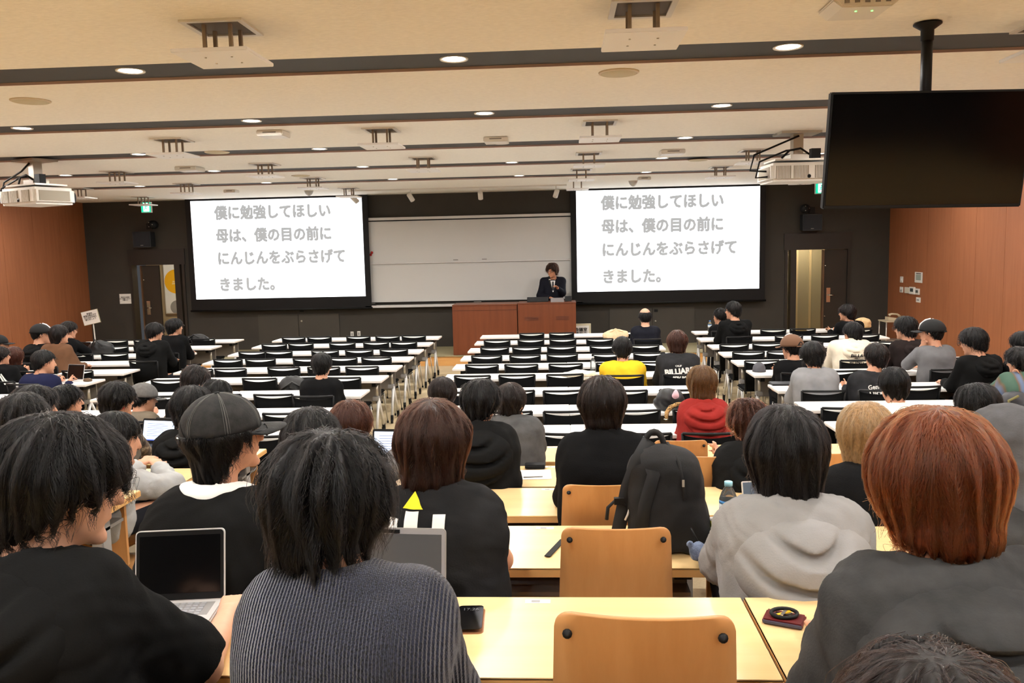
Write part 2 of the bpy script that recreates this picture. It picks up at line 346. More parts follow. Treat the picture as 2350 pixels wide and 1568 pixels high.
# ------------------------------------------------------------------ lectern
YL = 16.16
a = P(1041, 819, Y=YL); b = P(1187, 697, Y=YL); c_ = P(1321.5, 694, Y=YL); zt = b.z+.005
lc = empty('lectern', ((a.x+c_.x)/2, YL, STAGE_Z), 'wide cherry veneer lectern of two cabinets on the stage', 'lectern'); lx = lc.location.x
zz = zt-STAGE_Z
MB().box(a.x-lx, b.x-lx-.008, 0, .62, 0, zz-.035).build('left_cabinet', M_LECT, lc, bevel=.006)
MB().box(b.x-lx+.008, c_.x-lx, .0, .62, 0, zz-.02).build('right_cabinet', M_LECT, lc, bevel=.006)
MB().box(a.x-lx, b.x-lx-.004, -.008, .64, zz-.035, zz-.01).build('left_top', M_LECT, lc, bevel=.004)
MB().box(a.x-lx, b.x-lx-.01, -.006, .0, zz-.125, zz-.12).build('groove', mat('dark_groove', (70, 34, 18), .6), lc)
MB().box(b.x-lx+.004, c_.x-lx+.004, -.008, .64, zz-.02, zz).build('right_top', M_LECT, lc, bevel=.004)
for p0, p1 in ((1204, 1236), (1276, 1306)):
    x0 = P(p0, 730, Y=YL).x-lx; x1 = P(p1, 730, Y=YL).x-lx; z = P(1250, 727, Y=YL).z-STAGE_Z
    for k in range(4): MB().box(x0, x1, -.006, .002, z-.02*k-.008, z-.02*k).build('vent_slot', mat('vent_dark', (96, 52, 34), .6), lc)
# things on the lectern
def at_lect(px, py, dy): v = P(px, py, Y=YL+dy); return Vector((v.x, v.y, zt))
o = empty('lectern_monitor', at_lect(1234, 690, .3), 'black monitor back lying low on lectern before the speaker', 'monitor')
MB().box(-.21, .21, -.01, .015, .0, .1, Matrix.Rotation(-.3, 4, 'X')).build('panel', M_BLACK, o, bevel=.005); MB().box(-.08, .08, .0, .12, 0, .012).build('stand', M_BLACK, o)
o = empty('document_tray', at_lect(1279, 690, .3), 'low grey acrylic tray on lectern beside black monitor', 'tray')
MB().box(-.13, .13, -.1, .1, 0, .012).build('tray_floor', M_GREY, o); MB().box(-.13, .13, -.1, -.09, .012, .08).build('tray_front', mat('grey_acrylic', (150, 146, 146), .3), o)
o = empty('control_screen', at_lect(1304, 690, .3), 'small dark tilted control screen at right end of lectern', 'screen')
MB().box(-.065, .065, -.01, .015, .0, .11, Matrix.Rotation(-.35, 4, 'X')).build('display', M_BLACK, o, bevel=.004); MB().box(-.04, .04, 0, .1, 0, .015).build('foot', M_BLACK, o)
# sign beside the lectern
v = P(1337, 768, Y=16.9); o = empty('floor_sign', (v.x, 16.9, STAGE_Z), 'cream framed sign with black lettering standing right of lectern', 'sign')
zt2 = P(1337, 743, Y=16.9).z-STAGE_Z
MB().box(-.17, .17, 0, .03, .02, zt2).build('frame', mat('sign_cream', (216, 208, 180), .5), o, bevel=.004); MB().box(-.13, .13, -.004, 0, .06, zt2-.04).build('sheet', M_PAPER, o)
link('lettering', text_mesh('lettering', '会議室\n使用中', .085, M_BLACK, .002), o, (-.03, -.008, zt2-.17), (PI/2, 0, 0)); MB().box(-.15, .15, -.1, .12, 0, .02).build('foot', M_BLACK, o)

# ------------------------------------------------------------------ things on the front wall
for lab, px, py, w_ in (('left', 330.5, 550, .37), ('right', 1861, 511, .37)):
    v = P(px, py, Y=YF-.12); o = empty('wall_speaker', v, 'square dark loudspeaker mounted on front wall above %s doorway' % lab, 'speaker', 'front wall loudspeakers')
    MB().box(-.19, .19, -.1, .12, -.16, .16).build('cabinet', mat('speaker_box', (38, 40, 44), .5), o, bevel=.008)
    MB().box(-.175, .175, -.108, -.1, -.145, .145).build('grille', mat('speaker_grille', (34, 38, 46), .7, bump=(200, .4)), o)
    MB().box(-.03, .03, -.111, -.107, -.13, -.118).build('badge', M_GREY, o)
    r = .012; 
    for p0, p1 in (((-.19, -.16), (.19, -.16)), ((-.19, .16), (.19, .16)), ((-.19, -.16), (-.19, .16)), ((.19, -.16), (.19, .16))):
        MB().tube([(p0[0], -.104, p0[1]), (p1[0], -.104, p1[1])], .006, 6).build('edge_trim', mat('speaker_trim', (64, 68, 74), .5), o)
for lab, px, py, sx in (('left', 350, 516, 1), ('right', 1848, 479, -1)):
    v = P(px, py, Y=YF-.25); o = empty('wall_camera', v, 'black camera lamp on bracket above %s wall loudspeaker' % lab, 'camera', 'front wall cameras')
    MB().lathe([(.03, -.1), (.085, -.1), (.095, -.05), (.09, .04), (.05, .09), (.02, .1)], 20, M=Matrix.Rotation(PI/2, 4, 'X')).build('housing', M_BLACK, o)
    MB().tube([(0, .05, 0), (-.1*sx, .12, -.02), (-.16*sx, .25, -.03)], .022).build('bracket', M_BLACK, o); MB().box(-.2*sx-.05, -.2*sx+.06, .22, .25, -.09, .04).build('wall_plate', M_BLACK, o)
    for k in range(3): MB().lathe([(.012, 0), (.006, .012)], 8, M=Matrix.Translation((.05*math.cos(2.1*k), -.11, .05*math.sin(2.1*k))) @ Matrix.Rotation(PI/2, 4, 'X')).build('sensor', M_CHROME, o)
M_EXIT = mat('exit_green', (10, 150, 120), .5, emit=((20, 190, 150), 1.1)); M_EXW = mat('exit_white', (240, 255, 250), .5, emit=((235, 255, 250), 1.6))
for lab, px, py in (('left', 335, 476), ('right', 1884, 432)):
    v = P(px, py, Y=17.0); o = empty('exit_sign', v, 'green and white lit exit sign hanging before %s doorway' % lab, 'exit sign', 'exit signs')
    MB().box(-.11, .11, 0, .05, -.11, .11).build('case', M_PWHITE, o, bevel=.004); MB().box(-.1, .1, -.004, 0, -.1, .1).build('lit_face', M_EXIT, o)
    MB().box(-.055, .07, -.007, -.004, -.085, .085).build('doorway_mark', M_EXW, o)
    g = MB(); g.lathe([(0, 0), (.016, 0), (.016, .002), (0, .002)], 12, M=Matrix.Translation((.012, -.008, .055)) @ Matrix.Rotation(PI/2, 4, 'X'))
    for p0, p1 in (((.01, .035), (-.005, -.01)), ((-.005, -.01), (.025, -.04)), ((-.005, -.01), (-.035, -.05)), ((.005, .02), (.04, .01)), ((.005, .02), (-.03, .005))): g.tube([(p0[0], -.009, p0[1]), (p1[0], -.009, p1[1])], .007, 6)
    g.build('running_figure', M_EXIT, o)
    for s in (-.07, .07): MB().tube([(s, .025, .11), (s, .025, ZC-v.z)], .006, 6).build('hanger', M_STEEL, o)
# notices
def notice(label, px0, py0, px1, py1, lines, Y=YF, sz=.03):
    a = P(px0, py0, Y=Y); b = P(px1, py1, Y=Y); cx, cz = (a.x+b.x)/2, (a.z+b.z)/2
    o = empty('notice', (cx, Y-.006, cz), label, 'notice'); MB().box(-abs(a.x-b.x)/2, abs(a.x-b.x)/2, 0, .004, -abs(a.z-b.z)/2, abs(a.z-b.z)/2).build('sheet', M_PAPER, o)
    link('print', text_mesh('print', lines, sz, mat('ink', (70, 66, 64), .8), .0006), o, (0, -.004, 0), (PI/2, 0, 0)); return o
notice('white paper notice taped to dark wall beside left doorway', 274, 675, 302, 697, '教室での飲食\nはご遠慮ください\nお静かに', sz=.032)
# placard on a pole by the left corner
YP = 16.6; q = [P(x, y, Y=YP) for x, y in ((187, 718), (223, 709.5), (229, 739), (192, 748))]; cen = (q[0]+q[1]+q[2]+q[3])/4
ang = math.atan2(q[1].z-q[0].z, q[1].x-q[0].x); wq = (q[1]-q[0]).length; hq = (q[0]-q[3]).length
o = empty('placard', (cen.x+.07, YP, 0), 'white hand-held placard leaning on a pole by the wood wall corner', 'placard')
R_ = Matrix.Translation((-.07, 0, cen.z)) @ Matrix.Rotation(-ang, 4, 'Y')
bd = MB().box(-wq/2, wq/2, 0, .012, -hq/2, hq/2, R_).build('board', M_PAPER, o)
MB().box(-wq/2-.008, wq/2+.008, .004, .02, -hq/2-.008, hq/2+.008, R_).build('rim', mat('placard_rim', (176, 170, 140), .5), bd)
t = link('print', text_mesh('print', '教室内\n飲食は禁止です\nゴミは必ず持ち\n帰りましょう', .04, mat('ink', (70, 66, 64), .8), .001), bd); t.matrix_basis = R_ @ Matrix.Translation((0, -.006, .02)) @ Matrix.Rotation(PI/2, 4, 'X')
MB().tube([(-.04, .03, cen.z-.1), (.0, .03, 0)], .012).build('pole', M_PWHITE, o); MB().box(-.15, .15, -.12, .12, 0, .02).build('foot', M_BLACK, o)
# floor-level wall sockets
for i, (px, py) in enumerate(((808, 767.5), (823.5, 766.5))):
    v = P(px, py, Y=YF-.01); o = empty('wall_socket', v, 'white wall socket plate below whiteboard, %s of the pair' % ('left one' if i == 0 else 'right one'), 'socket', 'front wall sockets')
    MB().box(-.034, .034, 0, .01, -.06, .06).build('plate', M_PWHITE, o, bevel=.003); MB().box(-.015, .015, -.004, 0, -.03, .03).build('outlet', M_GREY, o)
# right wood wall: switches and notice
def on_right(px, py):
    q = RT*((px-1175)/F_PX) + DN*((py-784)/F_PX) + FW; k = (XR-.015)/q[0]; v = q*k; return Vector((XR-.015, v[1], v[2]+CAMZ))
def wall_unit(name, label, cat, px0, py0, px1, py1, depth, parts):
    a = on_right(px0, py0); b = on_right(px1, py1); cy, cz = (a.y+b.y)/2, (a.z+b.z)/2; hy, hz = abs(a.y-b.y)/2, abs(a.z-b.z)/2
    o = empty(name, (XR-.015, cy, cz), label, cat); MB().box(-depth, 0, -hy, hy, -hz, hz).build('plate', M_PWHITE, o, bevel=.003)
    for nm, u0, u1, v0, v1, mt in parts: MB().box(-depth-.006, -depth, -hy+2*hy*u0, -hy+2*hy*u1, -hz+2*hz*v0, -hz+2*hz*v1).build(nm, mt, o)
    return o
INK = mat('ink', (70, 66, 64), .8); LCD = mat('lcd_grey', (70, 76, 74), .3)
wall_unit('notice', 'white paper notice pinned on the wood wall above switches', 'notice', 2100, 624, 2117, 650, .004, [('photo_print', .2, .8, .25, .75, mat('photo_print', (150, 160, 150), .7)), ('ink_line', .2, .8, .82, .9, INK)])
wall_unit('light_switch', 'narrow white switch, uppermost on the wood wall', 'switch', 2067, 634.5, 2073, 649, .012, [('rocker', .3, .7, .3, .7, M_PAPER)])
wall_unit('light_switch', 'narrow white switch directly below the uppermost one on wood wall', 'switch', 2066, 658, 2073, 672, .012, [('rocker', .3, .7, .2, .5, M_GREY), ('rocker', .3, .7, .6, .8, M_PAPER)])
wall_unit('control_box', 'white cream control box on wood wall between switches', 'control panel', 2078, 659, 2090, 674, .02, [('cover', .1, .9, .1, .9, mat('panel_cream', (216, 208, 190), .5))])
wall_unit('thermostat', 'white thermostat with dark screen on wood wall', 'thermostat', 2090, 658, 2101, 676, .03, [('display', .2, .75, .35, .8, LCD)])
wall_unit('thermostat', 'white thermostat with grey screen, nearest of the row on wood wall', 'thermostat', 2102, 662, 2111, 677, .02, [('display', .25, .75, .3, .75, LCD)])
wall_unit('intercom', 'small square white plate lowest on the wood wall', 'plate', 2103.5, 682, 2113, 695, .012, [('grille', .25, .75, .35, .65, M_GREY)])
# trolley with telephone
v = P(2048, 735, Y=16.6); tz = v.z; o = empty('trolley', (v.x, 16.6, 0), 'slim steel trolley by the right corner carrying a telephone', 'trolley')
MB().box(-.2, .2, -.2, .2, tz-.025, tz).build('shelf', mat('trolley_top', (196, 186, 160), .5), o, bevel=.004); MB().box(-.2, .2, -.2, .2, .3, .325).build('shelf', M_STEEL, o)
for sx in (-1, 1):
    for sy in (-1, 1): MB().tube([(sx*.18, sy*.18, .05), (sx*.18, sy*.18, tz-.02)], .012).build('leg', M_STEEL, o); MB().lathe([(.03, 0), (.03, .05)], 10, c=(sx*.18, sy*.18, 0)).build('wheel', M_BLACK, o)
o = empty('telephone', (v.x+.02, 16.6, tz), 'cream desk telephone on the steel trolley', 'telephone')
MB().prism([(-.13, 0), (.13, 0), (.13, .03), (-.13, .07)], -.09, .09).build('base', mat('phone_cream', (206, 192, 164), .5), o, bevel=.006)
MB().tube([(-.1, -.03, .1), (-.05, -.03, .125), (.06, -.03, .115), (.11, -.03, .07)], [.028, .018, .018, .028]).build('handset', mat('phone_cream', (206, 192, 164), .5), o)

# ------------------------------------------------------------------ ceiling fixtures
pan = empty('vent_panel', (0, 0, 0)); FS = .27; PS = .40; DROP = .15
fm = MB()
for a_, b_, c_2, d_ in ((-FS/2-.03, FS/2+.03, -FS/2-.03, -FS/2), (-FS/2-.03, FS/2+.03, FS/2, FS/2+.03), (-FS/2-.03, -FS/2, -FS/2, FS/2), (FS/2, FS/2+.03, -FS/2, FS/2)): fm.box(a_, b_, c_2, d_, -.012, .0)
fm.build('frame', M_PWHITE, pan)
MB().box(-FS/2, FS/2, -FS/2, FS/2, -.003, .0).build('opening', mat('vent_opening', (104, 94, 82), .7), pan)
pl_ = MB().box(-PS/2, PS/2, -PS/2, PS/2, -DROP-.02, -DROP).build('plate', mat('plate_white', (242, 240, 237), .5), pan, bevel=.003)
for sx in (-1, 1):
    for sy in (-1, 1):
        MB().box(sx*.07-.009, sx*.07+.009, sy*.07-.009, sy*.07+.009, -DROP, 0).build('rod', mat('rod_beige', (158, 142, 124), .5, .2), pan)
        MB().lathe([(.006, 0), (.006, .004)], 8, c=(sx*.07, sy*.07, -DROP-.024)).build('screw', M_STEEL, pl_)
PANELS = [((510, 62), 'nearest the camera, upper left'), ((1474, 17), 'nearest the camera, top centre'), ((396, 321), 'between second and third strips, left'), ((875, 298), 'between second and third strips, centre'), ((1376, 281), 'between second and third strips, right'),
          ((268, 394), 'between third and fourth strips, leftmost'), ((608, 377), 'between third and fourth strips, second from left'), ((971, 363), 'between third and fourth strips, middle'), ((1351, 352), 'between third and fourth strips, fourth from left'), ((1728, 345), 'between third and fourth strips, rightmost'),
          ((182, 433), 'between fourth and fifth strips, leftmost'), ((428, 422), 'between fourth and fifth strips, second from left'), ((718, 409), 'between fourth and fifth strips, middle'), ((1334, 389), 'between fourth and fifth strips, fourth from left'), ((1653, 383), 'between fourth and fifth strips, rightmost'),
          ((328, 452), 'before left exit sign'), ((800, 432), 'over right edge of left screen'), ((1325, 414), 'over left edge of right screen'), ((1842, 400), 'before right exit sign'), ((2420, 55), 'at right edge above television')]
for k, ((px, py), where) in enumerate(PANELS):
    v = P(px, py, Z=ZC); c = pan if k == 0 else copy_tree(pan); c.location = (v.x, v.y, ZC)
    tag(c, 'white square ceiling vent panel on four rods, ' + where, 'vent panel', 'hanging ceiling vent panels')
for (px, py), where in (((70, 231), 'left of nearest strip light'), ((1420, 166), 'behind the nearest strip, centre'), ((498, 349), 'between second and third strips'), ((690, 403), 'between fourth and fifth strips'), ((1602, 367), 'on fourth strip, right side')):
    v = P(px, py, Z=ZC); o = empty('ceiling_speaker', (v.x, v.y, ZC), 'round cream ceiling loudspeaker grille, ' + where, 'speaker', 'round ceiling loudspeakers')
    MB().lathe([(.005, -.012), (.12, -.012), (.125, -.008)], 28).build('grille', mat('ceil_grille', (196, 184, 152), .7, bump=(260, .4)), o); MB().lathe([(.125, -.012), (.14, -.006), (.142, .0), (.125, 0)], 28, ring=True).build('rim', M_CREAM, o)
for (px, py), where, sz in (((628, 309), 'beyond second strip, left of centre', .26), ((1139, 323), 'over third strip, centre', .26), ((436, 389), 'beyond third strip, left', .3), ((1542, 351), 'beyond third strip, right', .3), ((531, 440), 'above left screen', .22), ((1478, 411), 'above right screen', .22)):
    v = P(px, py, Z=ZC-.03); o = empty('sensor_box', (v.x, v.y, ZC), 'flat white square sensor box on ceiling, ' + where, 'sensor', 'ceiling sensor boxes')
    MB().box(-sz/2, sz/2, -sz/2, sz/2, -.055, 0).build('body', M_PWHITE, o, bevel=.008); MB().box(-sz/4, sz/4, -sz/2-.002, -sz/2, -.03, -.018).build('slot', M_DGREY, o)
for (px, py), lab in (((709, 445), 'left'), ((1453, 423), 'right')):
    v = P(px, py, Z=ZC-.06); o = empty('dome_camera', (v.x, v.y, ZC), 'small grey dome camera on ceiling above %s screen' % lab, 'camera', 'dome cameras')
    MB().lathe([(.08, 0), (.08, -.03), (.06, -.07), (.02, -.1), (0, -.102)], 18).build('dome', mat('dome_grey', (196, 196, 194), .3), o); MB().lathe([(.09, -.012), (.09, 0)], 18).build('base', M_PWHITE, o)
# wireless access point close to the camera
v = P(1970, 22, Z=ZC-.03); o = empty('access_point', (v.x, v.y, ZC), 'white wireless access point with green lights on ceiling near camera', 'access point')
MB().prism([(-.16, 0), (.16, 0), (.17, -.012), (.12, -.05), (-.12, -.05), (-.17, -.012)], -.13, .13).build('shell', M_PWHITE, o, bevel=.01)
for x in (-.03, .05): MB().lathe([(.006, 0), (.005, .003)], 8, c=(x, -.05, -.053)).build('status_light', mat('led_green', (120, 255, 120), .5, emit=((110, 255, 110), 3)), o)
for x in (-.1, -.05, 0, .05, .1): MB().box(x-.012, x+.012, -.134, -.128, -.03, -.016).build('port', M_DGREY, o)
# spotlights on a track over the stage
tk = MB().box(P(800, 430, Y=16.2).x, P(1300, 418, Y=16.2).x, 16.18, 16.22, ZC-.025, ZC).build('lighting_track', M_PWHITE); tag(tk, 'long cream lighting track on ceiling over the stage', 'track')
for i, (px, py, dx) in enumerate(((812, 438, .05), (942, 439, .03), (1102, 434, .0), (1276, 428, -.02))):
    v = P(px, py, Y=16.2); o = empty('track_spotlight', (v.x, 16.2, ZC-.025), 'white cylinder spotlight on the stage track, %s from left' % ORD[i], 'spotlight', 'stage track spotlights')
    MB().tube([(0, 0, 0), (0, 0, -.09)], .012).build('stem', M_PWHITE, o)
    MB().tube([(-dx, -.03, -.08), (dx, .05, -.2)], .048, 14).build('can', M_PWHITE, o); MB().tube([(dx, .05, -.2), (dx*1.02, .051, -.203)], .04, 14).build('lens', M_DGREY, o)
# projectors
def projector(label, plate_px, body_px, yaw, flip):
    v = P(*plate_px, Z=ZC); b = P(*body_px, Y=v.y); o = empty('projector', (v.x, v.y, ZC), label, 'projector', 'ceiling projectors', rz=yaw); dz = b.z-ZC
    MB().box(-.22, .22, -.16, .16, -.025, 0).build('ceiling_plate', M_STEEL, o, bevel=.003)
    MB().box(-.055, .055, -.055, .055, dz+.16, -.02).build('pole', mat('pole_silver', (186, 176, 160), .4, .3), o, bevel=.004)
    MB().box(-.3, .3, -.2, .2, dz+.125, dz+.145).build('bracket_plate', M_STEEL, o); MB().box(-.1, .1, -.1, .1, dz+.14, dz+.2).build('bracket_block', M_STEEL, o)
    bd = MB().box(-.36, .36, -.26, .26, dz-.1, dz+.1).build('body', M_PWHITE, o, bevel=.03)
    gm = mat('projector_grille', (150, 140, 124), .6)
    for k in range(3):
        x0 = -.31+.19*k + (.04 if k == 2 else 0)
        g = MB().box(x0, x0+.16, -.266, -.26, dz-.07, dz+.065).build('front_grille', gm, bd)
        s_ = MB()
        for j in range(9): s_.box(x0+.009+.016*j, x0+.014+.016*j, -.27, -.265, dz-.07, dz+.065)
        s_.build('grille_slats', M_PWHITE, g)
    for sx in (-1, 1): 
        g = MB().box(sx*.36-.006*(sx < 0), sx*.36+.006*(sx > 0), -.2, .18, dz-.06, dz+.06).build('side_grille', gm, bd)
    MB().lathe([(.02, 0), (.02, .006)], 12, M=Matrix.Translation((.045, -.263, dz-.05)) @ Matrix.Rotation(PI/2, 4, 'X')).build('infrared_window', M_BLACK, bd)
    MB().lathe([(.09, 0), (.1, .04), (.08, .09)], 20, M=Matrix.Translation((-.15*flip, .26, dz)) @ Matrix.Rotation(-PI/2, 4, 'X')).build('lens_barrel', M_BLACK, bd)
    s = flip
    MB().tube([(s*.36, -.1, dz+.02), (s*.55, -.12, dz+.03), (s*.5, -.1, dz+.2), (s*.2, -.05, dz+.32), (0, -.07, dz+.4)], .011, 6).build('cable', M_BLACK, o)
    MB().tube([(s*.36, -.14, dz-.04), (s*.5, -.16, dz-.05), (s*.46, -.16, dz+.12), (s*.15, -.1, dz+.24), (s*.05, -.07, dz+.25)], .011, 6).build('cable', M_BLACK, o)
    MB().tube([(s*.2, -.1, dz+.16), (s*.12, -.12, dz+.24), (0, -.12, dz+.26), (-s*.1, -.1, dz+.2)], .012, 6).build('cable', M_BLACK, o)
    MB().box(-s*.18-.05, -s*.18+.05, -.1, -.02, dz+.14, dz+.26).build('adapter', M_BLACK, o)
projector('white ceiling projector with grilles hanging near the left wood wall', (79, 367), (80, 453), math.radians(-26), -1)
projector('white ceiling projector with cables hanging beside the black television', (1829, 304), (1845, 398), math.radians(4), -1)

# ------------------------------------------------------------------ hanging television
pv = P(2111, 40, Z=ZC); ctr = Vector((2.04, 4.833, 2.737))
tv = empty('television', (ctr.x+.03, ctr.y+.12, ZC), 'large black flat television hanging on a pole from ceiling', 'television')
MB().lathe([(.02, 0), (.075, -.006), (.075, -.012), (.035, -.04), (.035, -.1)], 24).build('ceiling_flange', M_BLACK, tv)
ctr = ctr - tv.location
TVR = Matrix.Translation(ctr) @ Matrix.Rotation(math.radians(1.6), 4, 'Z') @ Matrix.Rotation(math.radians(8.1), 4, 'X') @ Matrix.Rotation(math.radians(.6), 4, 'Y')
MB().tube([(0, 0, -.02), (0, 0, ctr.z+.1)], .03, 16).build('pole', M_BLACK, tv)
tw, th = 1.10, .635
cs = MB().box(-tw/2, tw/2, 0, .05, -th/2, th/2, TVR).build('cabinet', M_BLACK, tv, bevel=.006)
MB().box(-tw/2+.012, tw/2-.012, -.003, 0, -th/2+.02, th/2-.012, TVR).build('panel_glass', mat('tv_glass', (3, 3, 4), .12, spec=.45), cs)
MB().box(-.12, .12, .05, .2, -.12, .12, TVR).build('mount', M_BLACK, tv)
# ------------------------------------------------------------------ white folding tables
RY = [14.9, 13.9, 12.9, 12.0, 11.1, 10.2, 9.12, 8.08, 7.15]; TD = .45
def make_table(w):
    """origin: middle of the far edge on the floor; the table reaches TD toward the seats (-y)"""
    t = empty('folding_table', (0, 0, 0))
    MB().box(-w/2, w/2, -TD, 0, .697, .72).build('tabletop', M_WHITE, t, bevel=.004)
    MB().box(-w/2+.002, w/2-.002, -TD-.001, 0, .692, .7).build('edge_band', M_WEDGE, t)
    MB().box(-w/2+.1, w/2-.1, -.05, -.035, .40, .66).build('modesty_panel', M_DGREY, t)
    MB().box(-w/2+.12, w/2-.12, -.25, -.2, .655, .695).build('beam', M_BLACK, t)
    for s in (-1, 1):
        x = s*(w/2-.12)
        MB().box(x-.025, x+.025, -.34, -.08, .63, .695).build('bracket', M_BLACK, t)
        lg = MB().tube([(x, -.2, .66), (x, -.2, .47)], .022, 10).build('leg', M_STEEL, t)
        MB().box(x-.045, x+.03, -.24, -.16, .44, .49).build('joint', M_GREY, lg, bevel=.006)
        for e in (-1, 1): MB().tube([(x+.02*s, -.2, .46), (x+.03*s, -.2+e*.2, .1)], .018, 8).build('lower_tube', M_SILV, lg)
        for e in (-1, 1):
            MB().lathe([(.03, -.012), (.03, .012)], 12, M=Matrix.Translation((x+.03*s, -.2+e*.21, .031)) @ Matrix.Rotation(PI/2, 4, 'Y')).build('caster', M_BLACK, lg)
            MB().tube([(x+.03*s, -.2+e*.2, .11), (x+.03*s, -.2+e*.21, .04)], .02, 8).build('caster_fork', M_BLACK, lg)
    return t
BLK = {'LC': ('left-centre block', -5.13, -2.13), 'RC': ('right-centre block', -1.42, 1.57), 'R': ('right block', 2.24, 5.2), 'L': ('left block', -8.78, -5.79)}
protos = {}
def put_table(w, x, y, label, rz=0):
    k = round(w, 2)
    if k not in protos: protos[k] = t = make_table(w)
    else: t = copy_tree(protos[k])
    t.location = (x, y, 0); t.rotation_euler = (0, 0, rz); tag(t, label, 'table', 'white folding tables in rows'); return t
for bk, (bn, x0, x1) in BLK.items():
    for i, y in enumerate(RY):
        if bk == 'L' and i > 7: continue
        if bk == 'R' and i == 0:
            put_table(1.75, 3.19, 15.0, 'wide white table in front row before right doorway'); put_table(.95, 4.83, 15.05, 'short white table in front row nearest the right wood wall'); continue
        w = (x1-x0)/2-.01
        for j in range(2):
            jx = 0; jy = random.uniform(-.02, .02)
            put_table(1.485, x0+w/2+j*(w+.002)+jx, y+jy, 'white folding table, %s half of %s row from stage, %s' % (('left', 'right')[j], ORD[i], bn), 0)

# ------------------------------------------------------------------ black mesh chairs
def make_chair():
    """origin on the floor below the back; the sitter faces +y"""
    t = empty('mesh_chair', (0, 0, 0))
    n = 12; bw = .205
    def arc(x): return -.03*(1-(x/bw)**2)
    # back panel with a dipped upper edge and a slot under the top rail
    m = MB(); vs = []; fs = []
    for lay, dy in ((0, 0), (1, .012)):
        for k in range(n+1):
            x = -bw+2*bw*k/n; tz = .803-.026*(1-(x/bw)**2)
            vs += [(x*.86, arc(x)+dy+.05, .46), (x, arc(x)+dy, tz)]
    o = 2*(n+1)
    for k in range(n):
        a = 2*k; fs += [(a, a+2, a+3, a+1), (o+a+1, o+a+3, o+a+2, o+a), (a+1, a+3, o+a+3, o+a+1), (a+2, a, o+a, o+a+2)]
    fs += [(0, 1, o+1, o), (2*n+1, 2*n, o+2*n, o+2*n+1)]
    m._add(vs, fs, True); m.build('back_panel', M_MESH, t)
    MB().tube([(-bw+2*bw*k/8, arc(-bw+2*bw*k/8)+.006-.012, .815) for k in range(9)], .012, 8).build('top_rail', M_BLACK, t)
    for s in (-1, 1): MB().tube([(s*bw, .002, .815), (s*bw*.97, .012, .7), (s*bw*.88, .05, .46), (s*bw*.88, .1, .42)], .011, 8).build('back_post', M_BLACK, t)
    MB().box(-.2, .2, .06, .47, .42, .455).build('seat', M_MESH, t, bevel=.015)
    for s in (-1, 1):
        MB().tube([(s*.19, .12, .42), (s*.22, .06, .02)], .008, 6).build('leg', M_STEEL, t); MB().tube([(s*.19, .4, .42), (s*.22, .46, .02)], .008, 6).build('leg', M_STEEL, t)
        for y in (.06, .46): MB().lathe([(.013, 0), (.013, .03)], 8, c=(s*.22, y, 0)).build('foot_cap', M_BLACK, t)
        MB().tube([(s*.19, .12, .41), (s*.19, .4, .41)], .009, 6).build('seat_rail', M_BLACK, t)
    return t
chair0 = make_chair(); used = [False]; chair_n = {}
def put_chair(x, y, label, rz=0, z=0):
    t = chair0 if not used[0] else copy_tree(chair0); used[0] = True
    t.location = (x, y, z); t.rotation_euler = (0, 0, rz); tag(t, label, 'chair', 'black mesh-back chairs'); return t
CH = {'LC': [-4.62, -4.18, -3.5, -2.98, -2.5], 'RC': [-1.0, -.5, .03, .62, 1.18], 'R': [2.48, 2.95, 3.5, 4.05, 4.7], 'L': [-8.35, -7.8, -7.25, -6.75, -6.25]}
SKIP = {('RC', 0): [0, 3], ('L', 0): [0], ('R', 0): [0, 4], ('R', 1): [0], ('LC', 7): [], ('LC', 8): [0, 1]}
for bk, xs in CH.items():
    for i, y in enumerate(RY):
        if bk == 'L' and i > 7: continue
        for k, x in enumerate(xs):
            if k in SKIP.get((bk, i), []): continue
            put_chair(x+random.uniform(-.03, .03), y-.8+random.uniform(-.04, .03), 'black mesh-back chair, %s seat from left, %s row from stage, %s' % (ORD[k], ORD[i], BLK[bk][0]), random.uniform(-.06, .06))

# ------------------------------------------------------------------ beech tables and plywood chairs on the steps
BT = [(5.97, .81), (4.93, .94), (4.12, 1.04), (3.23, 1.145), (2.255, 1.27), (1.27, 1.395)]   # far edge Y, top height
BD = .45
def beech(label, x0, x1, Y, zt, z0):
    cx = (x0+x1)/2; w = x1-x0; t = empty('beech_table', (cx, Y, z0), label, 'table', 'beech tables on the raised rows'); h = zt-z0
    MB().box(-w/2+.003, w/2-.003, -BD, 0, h-.006, h).build('tabletop', M_BEECH, t, bevel=.003)
    MB().box(-w/2+.003, w/2-.003, -BD, 0, h-.032, h-.006).build('edge', M_BEDGE, t)
    MB().box(-w/2+.06, w/2-.06, -.07, -.05, h-.38, h-.06).build('modesty_panel', M_PLY, t)
    MB().box(-w/2+.05, w/2-.05, -.38, -.1, h-.13, h-.115).build('under_shelf', M_DGREY, t)
    for s in (-1, 1):
        x = s*(w/2-.08)
        MB().box(x-.03, x+.03, -.3, -.22, 0, h-.03).build('leg', M_GREY, t, bevel=.006); MB().box(x-.03, x+.03, -.4, -.06, h-.06, h-.03).build('bracket', M_BLACK, t)
    for k in range(2):
        sx = -w*.22+k*w*.42
        if w > 1: s_ = MB().box(sx-.035, sx+.035, -.045, -.02, h, h+.0012).build('desk_sticker', M_PAPER, t); MB().box(sx-.018, sx+.006, -.04, -.026, h+.0012, h+.0016).build('sticker_print', mat('sticker_grey', (150, 148, 146), .7), s_)
